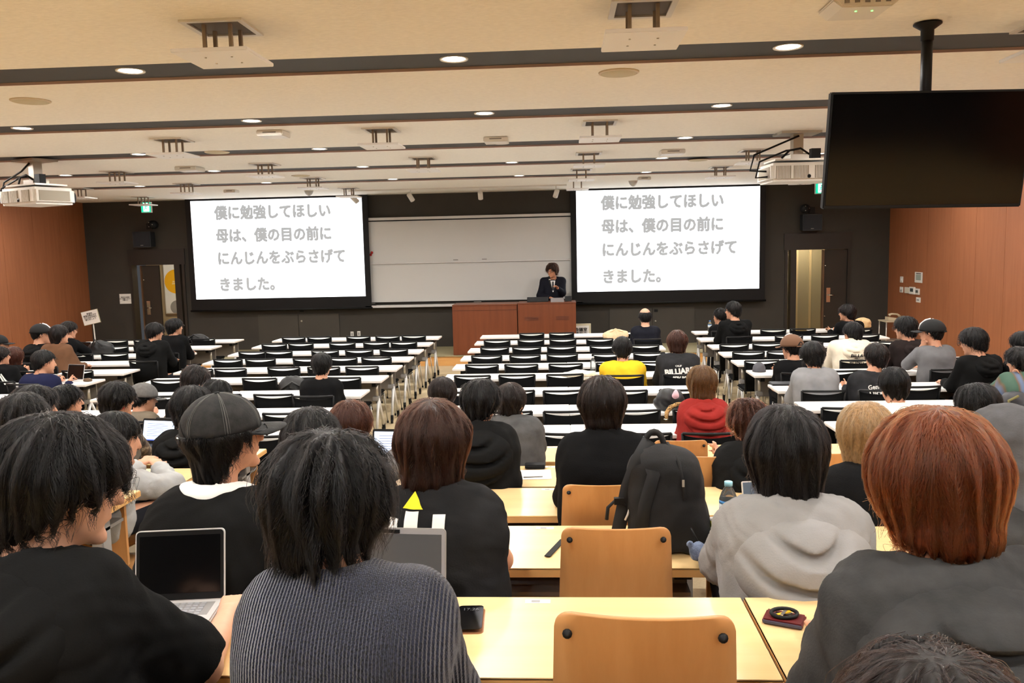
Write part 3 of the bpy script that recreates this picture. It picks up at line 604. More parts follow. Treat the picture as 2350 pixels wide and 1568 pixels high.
for i, (Y, zt) in enumerate(BT):
    z0 = floor_z(Y-.3)
    k_ = 'row just below the camera' if i == 5 else '%s beech row from camera' % ORD[4-i]
    beech('beech table with %s, %s, centre block' % ('phone and laptops' if i == 4 else 'wood-grain top', k_), -1.4, .49, Y, zt, z0)
    beech('beech table joined on the right side, %s' % k_, .49, 2.05, Y, zt, z0)
    beech('beech table beyond the left aisle, %s' % k_, -4.1, -2.2, Y, zt, z0)
for k in range(4): beech('beech table on right side behind the camera, %s row back' % ORD[k], 2.3, 6.0, .55-.95*k, 1.39, .69)
def make_ply():
    t = empty('plywood_chair', (0, 0, 0)); n = 10; h0, h1 = .62, .95; pts = rrect(2, 2, .2, 4)
    vs = []; fs = []
    vv_ = [0, .04, .1, .25, .45, .65, .8, .88, .91, .94, .96, .98, .992, 1.0]; rows_ = len(vv_)-1; rc = .032
    for lay in (0, 1):
        for v_ in vv_:
            z = h0+(h1-h0)*v_; hw = .178-.014*v_; dzr = max(0, z-(h1-rc)); dzb = max(0, h0+rc-z); e_ = max(dzr, dzb); hw2 = hw-rc+math.sqrt(max(rc*rc-e_*e_, 0))
            for k in range(n+1):
                u = -1+2*k/n; vs.append((u*hw2, -.028*(1-(u*hw2/hw)**2) - .05*v_ + (.011 if lay else 0), z))
    N = n+1; o = N*(rows_+1)
    for j in range(rows_):
        for k in range(n):
            a = j*N+k; fs += [(a, a+1, a+N+1, a+N), (o+a+N, o+a+N+1, o+a+1, o+a)]
    for k in range(n): fs += [(k+1, k, o+k, o+k+1), (rows_*N+k, rows_*N+k+1, o+rows_*N+k+1, o+rows_*N+k)]
    for j in range(rows_): fs += [(j*N, (j+1)*N, o+(j+1)*N, o+j*N), ((j+1)*N+n, j*N+n, o+j*N+n, o+(j+1)*N+n)]
    m = MB(); m._add(vs, fs, True); b = m.build('backrest', M_PLY, t)
    for sx in (-1, 1):
        for z, yy, xx in ((.915, -.063, .14), (.665, -.022, .15)): MB().lathe([(.0, .008), (.006, .007), (.009, .002), (.0095, 0)], 10, M=Matrix.Translation((sx*xx, yy+.0, z)) @ Matrix.Rotation(PI/2, 4, 'X')).build('rivet', M_BLACK, b)
        MB().tube([(sx*.14, -.028, .93), (sx*.14, .02, .62), (sx*.15, .06, .45), (sx*.16, .4, .43), (sx*.17, .42, .0)], .01, 8).build('frame_tube', M_BLACK, t)
        MB().tube([(sx*.15, .06, .45), (sx*.17, -.06, .0)], .01, 8).build('leg', M_BLACK, t)
    MB().box(-.19, .19, .04, .44, .44, .455).build('seat', M_PLY, t, bevel=.006)
    return t
ply0 = make_ply(); pu = [False]
def put_ply(x, y, ztop, label, rz=0):
    t = ply0 if not pu[0] else copy_tree(ply0); pu[0] = True
    t.location = (x, y, floor_z(y)); s = (ztop-floor_z(y))/.95; t.scale = (1, 1, s); t.rotation_euler = (0, 0, rz); tag(t, label, 'chair', 'plywood-back chairs'); return t
put_ply(.145, 1.52, 1.578, 'empty plywood chair closest to camera, cut by bottom edge', math.radians(-3))
put_ply(.155, 2.5, 1.405, 'empty plywood chair with black backpack on table before it')
put_ply(.16, 3.36, 1.29, 'plywood chair partly hidden behind the black backpack')
v = P(1560, 1006, Y=5.2); put_ply(v.x, 5.2, v.z, 'plywood chair back peeking above backpack, farther one')
v = P(1630, 1041, Y=4.25); put_ply(v.x, 4.25, v.z, 'plywood chair back right of backpack, beside curly-haired person')
v = P(1895, 1034, Y=4.2); put_ply(v.x, 4.2, v.z, 'plywood chair back beside blonde-haired person')
# ------------------------------------------------------------------ smooth surfaces for people and soft things
def A(*v): return np.array(v, float)
def s_cap(p, a, b, ra, rb=None):
    rb = ra if rb is None else rb; a = a.astype(p.dtype); ba = b.astype(p.dtype)-a; d = max(float(ba @ ba), 1e-9); pa = p-a; h = np.clip(pa @ ba/p.dtype.type(d), 0, 1)
    pa -= h[:, None]*ba; return np.sqrt(np.einsum('ij,ij->i', pa, pa))-(p.dtype.type(ra)+p.dtype.type(rb-ra)*h)
def s_ell(p, c, r):
    r = np.asarray(r).astype(p.dtype); q = (p-np.asarray(c).astype(p.dtype))/r; k0 = np.sqrt(np.einsum('ij,ij->i', q, q)); q /= r; k1 = np.sqrt(np.einsum('ij,ij->i', q, q)); return k0*(k0-1)/np.maximum(k1, 1e-6)
def near_only(p, c, rad, fn, far=.25):
    """evaluate fn only close to c"""
    v = p-np.asarray(c).astype(p.dtype); m = np.einsum('ij,ij->i', v, v) < rad*rad; d = np.full(len(p), far, p.dtype)
    if m.any(): d[m] = fn(p[m])
    return d
def smin(a, b, k):
    h = np.clip(.5+.5*(b-a)/k, 0, 1); return b*(1-h)+a*h-k*h*(1-h)
def smax(a, b, k): return -smin(-a, -b, k)
def waves(p, seed, freq, n=5, warp=1.5):
    r = np.random.RandomState(seed); out = 0
    for i in range(n):
        k = r.randn(3); k = (k*freq*(.6+.8*r.rand())/np.linalg.norm(k)).astype(p.dtype); k2 = r.randn(3); k2 = (k2*freq*.5/np.linalg.norm(k2)).astype(p.dtype)
        out = out+np.sin(p @ k+warp*np.sin(p @ k2+r.rand()*6)+r.rand()*6)
    return out/n
def surf(fn, lo, hi, res):
    """surface nets over a two-level grid -> verts, quads"""
    lo = np.asarray(lo, float); B = 4; nb = np.maximum(np.ceil((np.asarray(hi)-lo)/(res*B)).astype(int), 2)
    cs = [lo[i]+(np.arange(nb[i])+.5)*res*B for i in range(3)]
    g = np.stack(np.meshgrid(*cs, indexing='ij'), -1).reshape(-1, 3).astype(np.float32); fc = fn(g).reshape(nb)
    act = np.abs(fc) < res*B*1.35+.012
    n = nb*B+1; f = np.empty(n, np.float32); f[:-1, :-1, :-1] = np.repeat(np.repeat(np.repeat(np.where(fc < 0, -1, 1), B, 0), B, 1), B, 2)
    f[-1] = 1; f[:, -1] = 1; f[:, :, -1] = 1
    m = np.zeros(n, bool); mm = np.repeat(np.repeat(np.repeat(act, B, 0), B, 1), B, 2)
    for dx in (0, 1):
        for dy in (0, 1):
            for dz in (0, 1): m[dx:dx+mm.shape[0], dy:dy+mm.shape[1], dz:dz+mm.shape[2]] |= mm
    idx = np.argwhere(m); f[m] = fn((lo+idx*res).astype(np.float32))
    s = f < 0; c8 = np.zeros(np.array(n)-1, np.int8)
    for dx in (0, 1):
        for dy in (0, 1):
            for dz in (0, 1): c8 += s[dx:n[0]-1+dx, dy:n[1]-1+dy, dz:n[2]-1+dz]
    cells = np.argwhere((c8 > 0) & (c8 < 8)); N = len(cells)
    pos = np.zeros((N, 3)); cnt = np.zeros(N); C = [(a, b, c) for a in (0, 1) for b in (0, 1) for c in (0, 1)]
    val = {c: f[cells[:, 0]+c[0], cells[:, 1]+c[1], cells[:, 2]+c[2]] for c in C}
    for c in C:
        for ax in range(3):
            if c[ax] == 1: continue
            d = list(c); d[ax] = 1; d = tuple(d); a, b = val[c], val[d]; k = (a < 0) != (b < 0)
            t = np.where(k, a/np.where(k, a-b, 1), 0); q = np.tile(np.array(c, float), (N, 1)); q[:, ax] += t
            pos += q*k[:, None]; cnt += k
    V = lo+(cells+pos/np.maximum(cnt, 1)[:, None])*res
    idm = np.full(np.array(n)-1, -1, np.int32); idm[cells[:, 0], cells[:, 1], cells[:, 2]] = np.arange(N); Q = []
    for ax in range(3):
        a, b = [(1, 2), (2, 0), (0, 1)][ax]; sl0 = [slice(None)]*3; sl1 = [slice(None)]*3; sl0[ax] = slice(0, -1); sl1[ax] = slice(1, None)
        s0, s1 = s[tuple(sl0)], s[tuple(sl1)]
        for sg in (0, 1):
            e = np.argwhere((s0 != s1) & (s0 == bool(sg))); e = e[(e[:, a] > 0) & (e[:, b] > 0) & (e[:, a] < n[a]-1) & (e[:, b] < n[b]-1)]
            def cell(da, db):
                x = e.copy(); x[:, a] -= da; x[:, b] -= db; return idm[x[:, 0], x[:, 1], x[:, 2]]
            q = np.stack([cell(1, 1), cell(0, 1), cell(0, 0), cell(1, 0)], 1)
            if not sg: q = q[:, ::-1]
            Q.append(q[(q >= 0).all(1)])
    return V, np.concatenate(Q)
def mesh_np(name, V, Q, m, smooth=True):
    me = bpy.data.meshes.new(name); me.vertices.add(len(V)); me.vertices.foreach_set('co', np.asarray(V, np.float32).ravel())
    k = Q.shape[1]; me.loops.add(len(Q)*k); me.loops.foreach_set('vertex_index', Q.astype(np.int32).ravel()); me.polygons.add(len(Q))
    me.polygons.foreach_set('loop_start', np.arange(0, len(Q)*k, k, dtype=np.int32)); me.polygons.foreach_set('loop_total', np.full(len(Q), k, np.int32))
    me.polygons.foreach_set('use_smooth', np.full(len(Q), smooth)); me.update(calc_edges=True); me.validate(); me.materials.append(m); return me
def soft(name, fn, lo, hi, res, m, parent=None, loc=None, rot=None):
    V, Q = surf(fn, lo, hi, res); return link(name, mesh_np(name, V, Q, m), parent, loc, rot)
def rotm(yaw, pitch=0, roll=0):
    """head axes: yaw>0 turns to +x, pitch>0 looks down, roll>0 leans to +x"""
    y, p, r = map(math.radians, (yaw, pitch, roll))
    Rz = A([math.cos(y), math.sin(y), 0], [-math.sin(y), math.cos(y), 0], [0, 0, 1]); Rx = A([1, 0, 0], [0, math.cos(p), math.sin(p)], [0, -math.sin(p), math.cos(p)])
    Ry = A([math.cos(r), 0, math.sin(r)], [0, 1, 0], [-math.sin(r), 0, math.cos(r)]); return Rz @ Rx @ Ry

# materials for people
def skin_mat(k=0):
    c = [(206, 152, 122), (196, 138, 106), (214, 164, 136)][k]; return mat('skin_%d' % k, c, .5, noise=(30, .06), spec=.4)
def cloth(name, c, rough=.92, sc=180, st=.35, var=.08): return mat('cloth_'+name, c, rough, noise=(14, var), bump=(sc, st), spec=.12)
def hair_cap_mat(name, c): return mat('haircap_'+name, tuple(int(x*.85) for x in c), .5, noise=(90, .35), bump=(120, .5, (1, 1, .25)), spec=.3)
def hair_mat(name, c, rough=.32):
    key = 'strand_'+name
    if key in MATS: return MATS[key]
    m = bpy.data.materials.new(key); m.use_nodes = True; nt = m.node_tree; nt.nodes.clear(); o = nt.nodes.new('ShaderNodeOutputMaterial'); h = nt.nodes.new('ShaderNodeBsdfHairPrincipled')
    h.parametrization = 'COLOR'; h.inputs['Color'].default_value = srgb(*c); h.inputs['Roughness'].default_value = rough; h.inputs['Radial Roughness'].default_value = .3
    h.inputs['IOR'].default_value = 1.38
    if 'Random Roughness' in h.inputs: h.inputs['Random Roughness'].default_value = .3
    nt.links.new(h.outputs[0], o.inputs[0]); MATS[key] = m; return m

# hair shapes in head axes: radii, centre, lower edge front/side/back, lock depth, extra
HAIR = {
 'short': dict(r=(.090, .110, .100), c=(0, -.012, .035), z=(.055, -.015, -.085), amp=.004),
 'crop':  dict(r=(.086, .106, .097), c=(0, -.012, .034), z=(.06, .0, -.07), amp=.0025),
 'mop':   dict(r=(.102, .120, .108), c=(0, -.012, .033), z=(.03, -.04, -.10), amp=.007),
 'bowl':  dict(r=(.102, .120, .106), c=(0, -.014, .030), z=(.02, -.075, -.115), amp=.004),
 'bob':   dict(r=(.106, .118, .108), c=(0, -.015, .030), z=(.03, -.125, -.145), amp=.005),
 'long':  dict(r=(.100, .116, .106), c=(0, -.015, .030), z=(.03, -.17, -.26), amp=.005),
 'mullet': dict(r=(.098, .116, .106), c=(0, -.014, .031), z=(.03, -.06, -.18), amp=.006),
 'fluffy': dict(r=(.112, .128, .116), c=(0, -.010, .032), z=(.02, -.05, -.12), amp=.011),
 'bald':  dict(r=(.083, .100, .085), c=(0, -.014, .01), z=(.0, -.02, -.08), amp=.002),
}
def hair_sdf(style, seed, under_cap=False):
    H = HAIR[style]; c = A(*H['c']); r = A(*H['r']); zf, zs, zb = H['z']; amp = H['amp']; rr = np.random.RandomState(seed)
    ns = rr.randint(7, 26, 6); ph = rr.rand(6)*6.28; tw = rr.randn(6)*7
    low = zb < -.05
    def fn(q):
        d = s_ell(q, c, r)
        if low:   # hair hanging below the widest point
            bot = min(zs, zb+.02)
            col = s_cap(q, A(0, -.02, .0), A(0, -.032, max(zb+.05, -.25)), r[0]*.985, r[0]*(.80 if zb > -.15 else .72))
            sc = q.copy(); sc[:, 1] = sc[:, 1]*.92-.002
            d = smin(d, col, .03)
        # face hollow
        d = smax(d, -s_ell(q, A(0, .13, -.075+zf*.35), A(.078+.004*(zs < -.05), .105, .12)), .012)
        az = np.arctan2(q[:, 0], -q[:, 1]); lk = 0
        for i in range(6): lk = lk+np.sin(ns[i]*az+ph[i]+tw[i]*q[:, 2]*3+1.2*np.sin(3*az+q[:, 2]*18))
        topw = np.clip((np.hypot(q[:, 0], q[:, 1]+.03))/.07, 0, 1)
        d = d-amp*lk/6*2.2*topw-amp*.5*waves(q, seed+5, 60, 4)
        w = .5-.5*np.cos(az); # 0 back .. 1 front
        cut = np.where(w < .5, zb+(zs-zb)*(w*2), zs+(zf-zs)*(w*2-1))
        jag = .012*np.sin(ns[0]*az*1.7+ph[1])+.008*np.sin(ns[1]*2.3*az+ph[2])
        d = smax(d, (cut+jag*(amp/.006)-q[:, 2])*.8, .012)
        if under_cap: d = smax(d, q[:, 2]-.02, .01)
        if style == 'bald': d = smax(d, -s_ell(q, A(0, -.02, .12), A(.052, .085, .07)), .006)
        return d
    return fn
def strands(name, fn, V, n, m, parent, seed, crown=(0, -.055, .135), length=.075, rad=.0007, swirl=.5, lift=.004, steps=7, zmin=-9):
    r = np.random.RandomState(seed); p = V[r.randint(0, len(V), n)]+r.randn(n, 3)*.002; cr = A(*crown); pts = [p]
    def grad(x):
        e = .002; f0 = fn(x); return f0, np.stack([(fn(x+A(e, 0, 0))-f0), (fn(x+A(0, e, 0))-f0), (fn(x+A(0, 0, e))-f0)], 1)/e
    f0, g = grad(p); p = p-np.clip(f0-.001, -.006, .006)[:, None]*g; pts = [p]
    L = length*(.5+r.rand(n)); lf = lift*r.rand(n)**2; side = r.randn(n)*.12; ph = r.rand(n)*6.28
    clump = (np.sin(p @ A(140, 30, 20))+np.sin(p @ A(-40, 130, 60)))*.35*swirl
    for k in range(steps):
        f0, g = grad(p); g /= np.maximum(np.linalg.norm(g, axis=1), 1e-6)[:, None]
        d = p-cr; d[:, 2] -= .05*(1+k*.15); d -= g*(d*g).sum(1)[:, None]; d /= np.maximum(np.linalg.norm(d, axis=1), 1e-6)[:, None]
        s_ = np.cross(g, d); d = d+s_*(side+clump)[:, None]; d /= np.linalg.norm(d, axis=1)[:, None]
        q = p+d*(L/steps)[:, None]; f1, g1 = grad(q); tgt = .0012+lf*((k+1)/steps)
        on = (np.abs(f1) < .018)[:, None]; q = np.where(on, q-np.clip(f1-tgt, -.004, .004)[:, None]*g1, q-A(0, 0, .003)); st = q-p; sl_ = np.linalg.norm(st, axis=1)
        q = p+st*np.minimum(1, .02/np.maximum(sl_, 1e-6))[:, None]; p = q; pts.append(p)
    X = np.stack(pts, 1).astype(np.float32); ok = np.abs(fn(X[:, -1])) < .022+lift; X = X[ok & (np.abs(fn(X[:, 0])) < .02)]; n = len(X)
    cu = bpy.data.hair_curves.new(name); cu.add_curves([steps+1]*n); cu.points.foreach_set('position', X.ravel())
    ra = np.tile(np.linspace(1, .35, steps+1)*rad, n).astype(np.float32); cu.points.foreach_set('radius', ra); cu.materials.append(m)
    return link(name, cu, parent)
def hand_prims(w, d, nrm, side, curl=.5, k=1.0):
    d = d/np.linalg.norm(d); nrm = nrm-d*(nrm @ d); nrm /= np.linalg.norm(nrm); l = np.cross(d, nrm)*side; out = []
    for o in (-.024, -.008, .008, .024): out.append((w+d*.01+l*o*.6*k, w+d*.085*k+l*o*k, .016*k, .013*k))
    for o, ln in ((.028, .070), (.0095, .078), (-.0095, .072), (-.027, .056)):
        b = w+d*.088*k+l*o*k; e1 = b+(d*math.cos(curl)-nrm*math.sin(curl))*ln*.5*k; e2 = e1+(d*math.cos(curl*2.2)-nrm*math.sin(curl*2.2))*ln*.5*k
        out += [(b, e1, .0092*k, .0085*k), (e1, e2, .0085*k, .007*k)]
    t0 = w+d*.03*k+l*.026*k; t1 = t0+(d*.6+l*.75-nrm*.2)*.036*k; t2 = t1+(d*.9+l*.25-nrm*.25)*.032*k
    return out+[(t0, t1, .013*k, .0105*k), (t1, t2, .0105*k, .0085*k)]
PEOPLE = []
def person(label, hx, top, hw, Y, hair='short', hcol=('black', (20, 17, 16)), cl=None, yaw=0, head=(0, 0, 0), bw=None, bulk=1.0, sleeve='long', arms=('desk', 'desk'), hood=None, skin=0,
           lean=None, trousers=None, thick=.016, fold=.006, floor=None, cap=None, glasses=False, seed=None, nstr=None, eyes=False, stand=False, joints=None, name='person', hairtop=None, no_hair=False, collar=None, dx=0.0, drop=0.0, nopen=.017, hood_up=None):
    seed = seed or len(PEOPLE)*7+11; F = A(math.sin(math.radians(yaw)), math.cos(math.radians(yaw)), 0); RZ = A([F[1], F[0], 0], [-F[0], F[1], 0], [0, 0, 1])  # local -> world
    H = HAIR[hair]; sw = min(max((bw*Y/F_PX if bw else .46)-.03-2.4*thick, .29), .47); s = min(max(hw*Y/F_PX/(2*H['r'][0]), .86), 1.16); near = hw > 140; mid = hw > 58
    res = .0085 if near else (.0125 if mid else .019)
    tp = P(hx, top, Y=Y); hcw = A(tp.x, tp.y, tp.z-(H['c'][2]+H['r'][2])*s); fz = floor_z(Y-.2) if floor is None else floor
    S = .45; pz = fz+S+.09
    if stand: pz = fz+.92; ln = .03
    dz = hcw[2]-pz; ln = lean if lean is not None else (.03 if stand else min(max(math.sqrt(max(.66**2-dz**2, 0)), .06), .16))
    pw = hcw-F*ln+A(dx, 0, 0); base_w = A(pw[0], pw[1], fz)
    o = empty(name, base_w, label, 'person', rz=-math.radians(yaw))
    loc = lambda w: RZ.T @ (np.asarray(w, float)-base_w)
    hc = loc(hcw); Rh = RZ.T @ rotm(*head); hq = lambda p: ((p-hc) @ Rh)/s; hb = lambda q: hc+s*(Rh @ A(*q))
    pel = A(0, 0, pz-fz); nb = hc+s*(.5*(Rh @ A(0, -.05, -.15))+.5*A(0, -.05, -.15))+RZ.T @ A(dx, 0, -drop); ax = nb-pel
    mi = pel+ax*.38+A(0, -.035, 0); ch = pel+ax*.74+A(0, -.035, 0); sh = {}; el = {}; wr = {}
    dk = None
    for i, sd in enumerate((-1, 1)):
        sh[sd] = nb+A(sd*(sw/2-.045), .0, -.05); a = arms[i]
        if isinstance(a, dict):
            el[sd] = loc(a['e']) if 'e' in a else sh[sd]+A(sd*.08, .1, -.26); wr[sd] = loc(a['w']); continue
        if a == 'desk': el[sd] = sh[sd]+A(sd*.045, .12, -.25); wr[sd] = A(sd*.10, el[sd][1]+.22, .75)
        elif a == 'lap': el[sd] = sh[sd]+A(sd*.06, .05, -.27); wr[sd] = A(sd*.09, el[sd][1]+.2, S+.16)
        elif a == 'chin': el[sd] = sh[sd]+A(sd*.03, .24, -.16); wr[sd] = hb((sd*.06, .07, -.15))
        elif a == 'ear': el[sd] = sh[sd]+A(sd*.16, .16, -.12); wr[sd] = hb((sd*.10, .03, -.13))
        elif a == 'cross': el[sd] = sh[sd]+A(sd*.09, .1, -.24); wr[sd] = A(-sd*.06, el[sd][1]+.14, el[sd][2]+.02)
        elif a == 'down': el[sd] = sh[sd]+A(sd*.04, -.01, -.28); wr[sd] = el[sd]+A(sd*.01, .06, -.25)
        elif a == 'out': el[sd] = sh[sd]+A(sd*.16, .1, -.22); wr[sd] = el[sd]+A(-sd*.05, .2, -.04)
    if joints: joints(loc, sh, el, wr, nb)
    hipk = S+.08
    hip = {sd: A(sd*.085, .0, pz-fz) for sd in (-1, 1)}
    if stand: kn = {sd: A(sd*.1, .02, .48) for sd in (-1, 1)}; an = {sd: A(sd*.11, 0, .09) for sd in (-1, 1)}
    else: kn = {sd: A(sd*.11, .42, S+.055) for sd in (-1, 1)}; an = {sd: A(sd*.11, .40, .09) for sd in (-1, 1)}
    hdir = {sd: (wr[sd]-el[sd])*(A(1, 1, .15) if arms[(sd+1)//2] in ('desk', 'lap') else A(1, 1, 1)) for sd in (-1, 1)}
    hands = {sd: hand_prims(wr[sd], hdir[sd], A(0, 0, 1.0) if abs((wr[sd]-el[sd])[2]) < .12 else A(-sd*.8, .3, .2), sd, .55 if not mid else .5) for sd in (-1, 1)}
    def torso(p, e):
        d = None
        for sd in (-1, 1):
            for a, b, ra, rb, xa, xb in ((pel, mi, .118, .112, .075, .07), (mi, ch, .112, .112, .07, .085)):
                t = s_cap(p, a+A(sd*xa*bulk, 0, 0), b+A(sd*xb*bulk, 0, 0), ra*bulk+e, rb*bulk+e); d = t if d is None else smin(d, t, .06)
            d = smin(d, s_cap(p, nb+A(sd*.035, -.005, -.035), sh[sd], .058+e, .062+e), .07)
        return smin(d, s_cap(p, ch, nb+A(0, -.01, -.02), .09+e, .05+e), .06)
    def head_fn(p):
        q = hq(p); d = s_ell(q, A(0, -.012, .03), A(.076, .093, .09)); d = smin(d, s_ell(q, A(0, .028, -.032), A(.06, .064, .086)), .03)
        d = smin(d, s_cap(q, A(0, .09, .012), A(0, .106, -.026), .009, .013), .012); d = smin(d, s_ell(q, A(0, .086, -.058), A(.024, .012, .009)), .008)
        d = smin(d, s_ell(q, A(0, .078, -.10), A(.022, .018, .016)), .02)
        for sd in (-1, 1):
            d = smax(d, -s_ell(q, A(sd*.03, .1, .008), A(.017, .014, .011)), .01); d = smin(d, s_ell(q, A(sd*.079, -.004, -.008), A(.009, .019, .031)), .006)
        return d*s
    neck = lambda p, e=0: s_cap(p, nb+A(0, 0, -.03), hb((0, -.025, -.05)), .058*s+e, .053*s+e)
    def body_fn(p):
        d = smin(torso(p, -.012), neck(p), .04); d = smin(d, near_only(p, hc, .28, head_fn), .02)
        for sd in (-1, 1):
            d = smin(d, s_cap(p, sh[sd], el[sd], .047, .038), .03); d = smin(d, s_cap(p, el[sd], wr[sd], .038, .026), .02)
            def hand_fn(p, sd=sd):
                hd = None
                for a, b, ra, rb in hands[sd]:
                    t = s_cap(p, a, b, ra, rb); hd = t if hd is None else smin(hd, t, .006)
                return hd
            d = smin(d, near_only(p, wr[sd], .3, hand_fn), .012)
            def leg_fn(p, sd=sd):
                e = smin(s_cap(p, hip[sd], kn[sd], .07, .05), s_cap(p, kn[sd], an[sd], .048, .035), .02)
                return smin(e, s_cap(p, an[sd]+A(0, 0, -.03), an[sd]+A(0, .14, -.055), .034, .03), .02)
            d = smin(d, near_only(p, kn[sd], .72, leg_fn), .03)
        return d
    pts = np.array([pel, nb, hc+A(0, 0, .13), hc-A(.1, .12, 0), hc+A(.1, .13, 0)]+[v for dct in (sh, el, wr, kn, an) for v in dct.values()]+[h[1] for sd in (-1, 1) for h in hands[sd]]+[an[1]+A(0, .15, -.06)])
    lo, hi = pts.min(0)-.2, pts.max(0)+.2; lo[2] = -.01
    soft('body', body_fn, lo, hi, (.0095 if near else .0135) if (near or mid) else .0175, skin_mat(skin), o)
    # top garment
    cm = cl or cloth('black', (26, 26, 27)); sl = {'long': 1.93, 'short': .62, 'none': .12, 'half': .95, 'elbow': 1.25}
    slv = sleeve if isinstance(sleeve, tuple) else (sleeve, sleeve)
    def top_fn(p):
        d = torso(p, thick); hem = (pz-fz)-.10
        for i, sd in enumerate((-1, 1)):
            t = sl[slv[i]]; e1 = sh[sd]+(el[sd]-sh[sd])*min(t, 1); a = s_cap(p, sh[sd], e1, .052+thick*1.2, .046+thick*1.2-(.0 if t > .3 else .0))
            if t < 1: ax_ = (el[sd]-sh[sd])/np.linalg.norm(el[sd]-sh[sd]); a = smax(a, (p-e1) @ ax_, .008)
            if t > 1:
                e2 = el[sd]+(wr[sd]-el[sd])*(t-1); b = s_cap(p, el[sd], e2, .046+thick*1.1, .034+thick*.8); ax_ = (wr[sd]-el[sd])/np.linalg.norm(wr[sd]-el[sd]); b = smax(b, (p-e2) @ ax_, .008); a = smin(a, b, .03)
            d = smin(d, a, .035)
        if fold: d = d-fold*waves(p*A(1, 1, .6), seed, 48, 4, 2.2)-fold*.45*waves(p*A(1, 1, 1.4), seed+3, 95, 3, 2.5)
        d = smax(d, -neck(p, nopen if not collar else .012), .008); d = smax(d, hem-p[:, 2], .01)
        if collar: d = smin(d, np.abs(neck(p, .016))-.007+np.maximum(0, np.abs((p-nb) @ A(0, .2, .98)-.02)-collar), .012)
        return d
    outer = top_fn
    tops = soft('top', top_fn, lo, hi, res, cm, o)
    if hood:
        hm, hs = hood if isinstance(hood, tuple) else (cm, 1.0)
        path = [nb+v*hs for v in (A(-.06, .07, -.055), A(-.092, .015, -.012), A(-.094, -.045, -.008), A(-.066, -.098, -.03), A(0, -.122, -.052), A(.066, -.098, -.03), A(.094, -.045, -.008), A(.092, .015, -.012), A(.06, .07, -.055))]
        zc_, zr, xr = nb[2]-.075*hs, .115*hs, .16*hs
        def hood_fn(p):
            d = None
            for a, b in zip(path[:-1], path[1:]):
                t = s_cap(p, a, b, .023*hs, .023*hs); d = t if d is None else smin(d, t, .02)
            x = (p[:, 0]-nb[0])/xr; z = (p[:, 2]-zc_)/zr; e = np.clip(1-x*x-z*z*(1+.25*(z > 0)), 0, 1); bk = np.clip((nb[1]-.02-p[:, 1])/.05, 0, 1)
            rho = np.sqrt((p[:, 0]-nb[0])**2*.55+(p[:, 2]-nb[2]-.03)**2)
            T = .064*hs*np.sqrt(e)*(1-.5*np.clip(np.cos(rho*2*PI/(.062*hs)+.9*waves(p, seed+2, 18, 2)), 0, 1)**2)*bk
            bag = torso(p, thick-.012)-T+.02*(e <= 0)+.05*(1-bk)
            d = smin(d, bag, .02)-fold*.7*waves(p, seed+9, 45, 4, 2)
            return smax(d, -neck(p, .014), .008)
        outer = lambda p, f=top_fn, g=hood_fn: np.minimum(f(p), g(p))
        soft('hood', hood_fn, nb-A(.26, .4, .34), nb+A(.26, .16, .12), res, hm, o)
    if hood_up:
        def hu(p):
            q = hq(p); d = s_ell(q, A(0, -.02, .025), A(.112, .135, .125))*s; d = smin(d, s_cap(p, hb((0, -.04, -.06)), nb+A(0, -.03, -.02), .098, .105), .05)
            d = smax(d, -s_ell(q, A(0, .12, -.02), A(.085, .10, .12))*s, .012); return d-.010*waves(p, seed+4, 38, 4, 2.4)-.004*waves(p, seed+6, 90, 3, 2)
        soft('raised_hood', hu, np.minimum(hc, nb)-.26, np.maximum(hc, nb)+.24, res, hood_up, o)
    tm = trousers or cloth('trouser_dark', (30, 31, 36))
    def tr_fn(p):
        d = None
        for sd in (-1, 1):
            t = smin(s_cap(p, hip[sd]+A(0, 0, -.02), kn[sd], .092, .07), s_cap(p, kn[sd], an[sd]+A(0, 0, .02), .066, .056), .03); d = t if d is None else smin(d, t, .03)
        d = smin(d, s_cap(p, pel+A(-.07, 0, -.01), pel+A(.07, 0, -.01), .128, .128), .03); return smax(smax(d, p[:, 2]-(pz-fz)-.03, .01), .07-p[:, 2], .01)
    soft('trousers', tr_fn, lo, [hi[0], hi[1], pz-fz+.1], .026, tm, o)
    for sd in (-1, 1):
        a = an[sd]; sp = link('shoe', SHOE, o, a+A(0, .04, -.09))
    # hair
    ho = None
    if not no_hair:
        hf = hair_sdf(hair, seed, bool(cap)); zb = H['z'][2]
        V, Q = surf(hf, A(-.16, -.17, min(zb, H['z'][1])-.05), A(.16, .15, .19), (.006 if near else (.0085 if mid else .012))/s)
        Mh = Matrix.Translation(Vector(hc)) @ Matrix(((Rh*s)[0], (Rh*s)[1], (Rh*s)[2])).to_4x4()
        ho = link('hair', mesh_np('hair', V, Q, hair_cap_mat(*hcol)), o); ho.matrix_local = Mh
        n = nstr if nstr is not None else (7000 if near else (2200 if mid else 500))
        if n: tag(strands('hair_strands', hf, V, n, hair_mat(*hcol), ho, seed, length=.10 if near else .08, rad=.00055 if near else (.0010 if mid else .0016), lift={'fluffy': .018, 'mop': .012}.get(hair, .006)), kind='stuff')
    hm_ = Matrix.Translation(Vector(hc)) @ Matrix(((Rh*s)[0], (Rh*s)[1], (Rh*s)[2])).to_4x4()
    if cap: make_cap(o, hm_, *cap)
    if glasses:
        g = MB(); 
        for sd in (-1, 1):
            g.tube([(sd*.082, .0, .012), (sd*.082, .08, .012), (sd*.062, .112, .01)], .0022, 6)
            g.tube([(sd*.036+.026*math.cos(t), .116, .004+.018*math.sin(t)) for t in [2*PI*k/12 for k in range(13)]], .002, 6)
        g.tube([(-.012, .118, .008), (.012, .118, .008)], .002, 6); e = g.build('glasses', M_BLACK, o); e.matrix_local = hm_
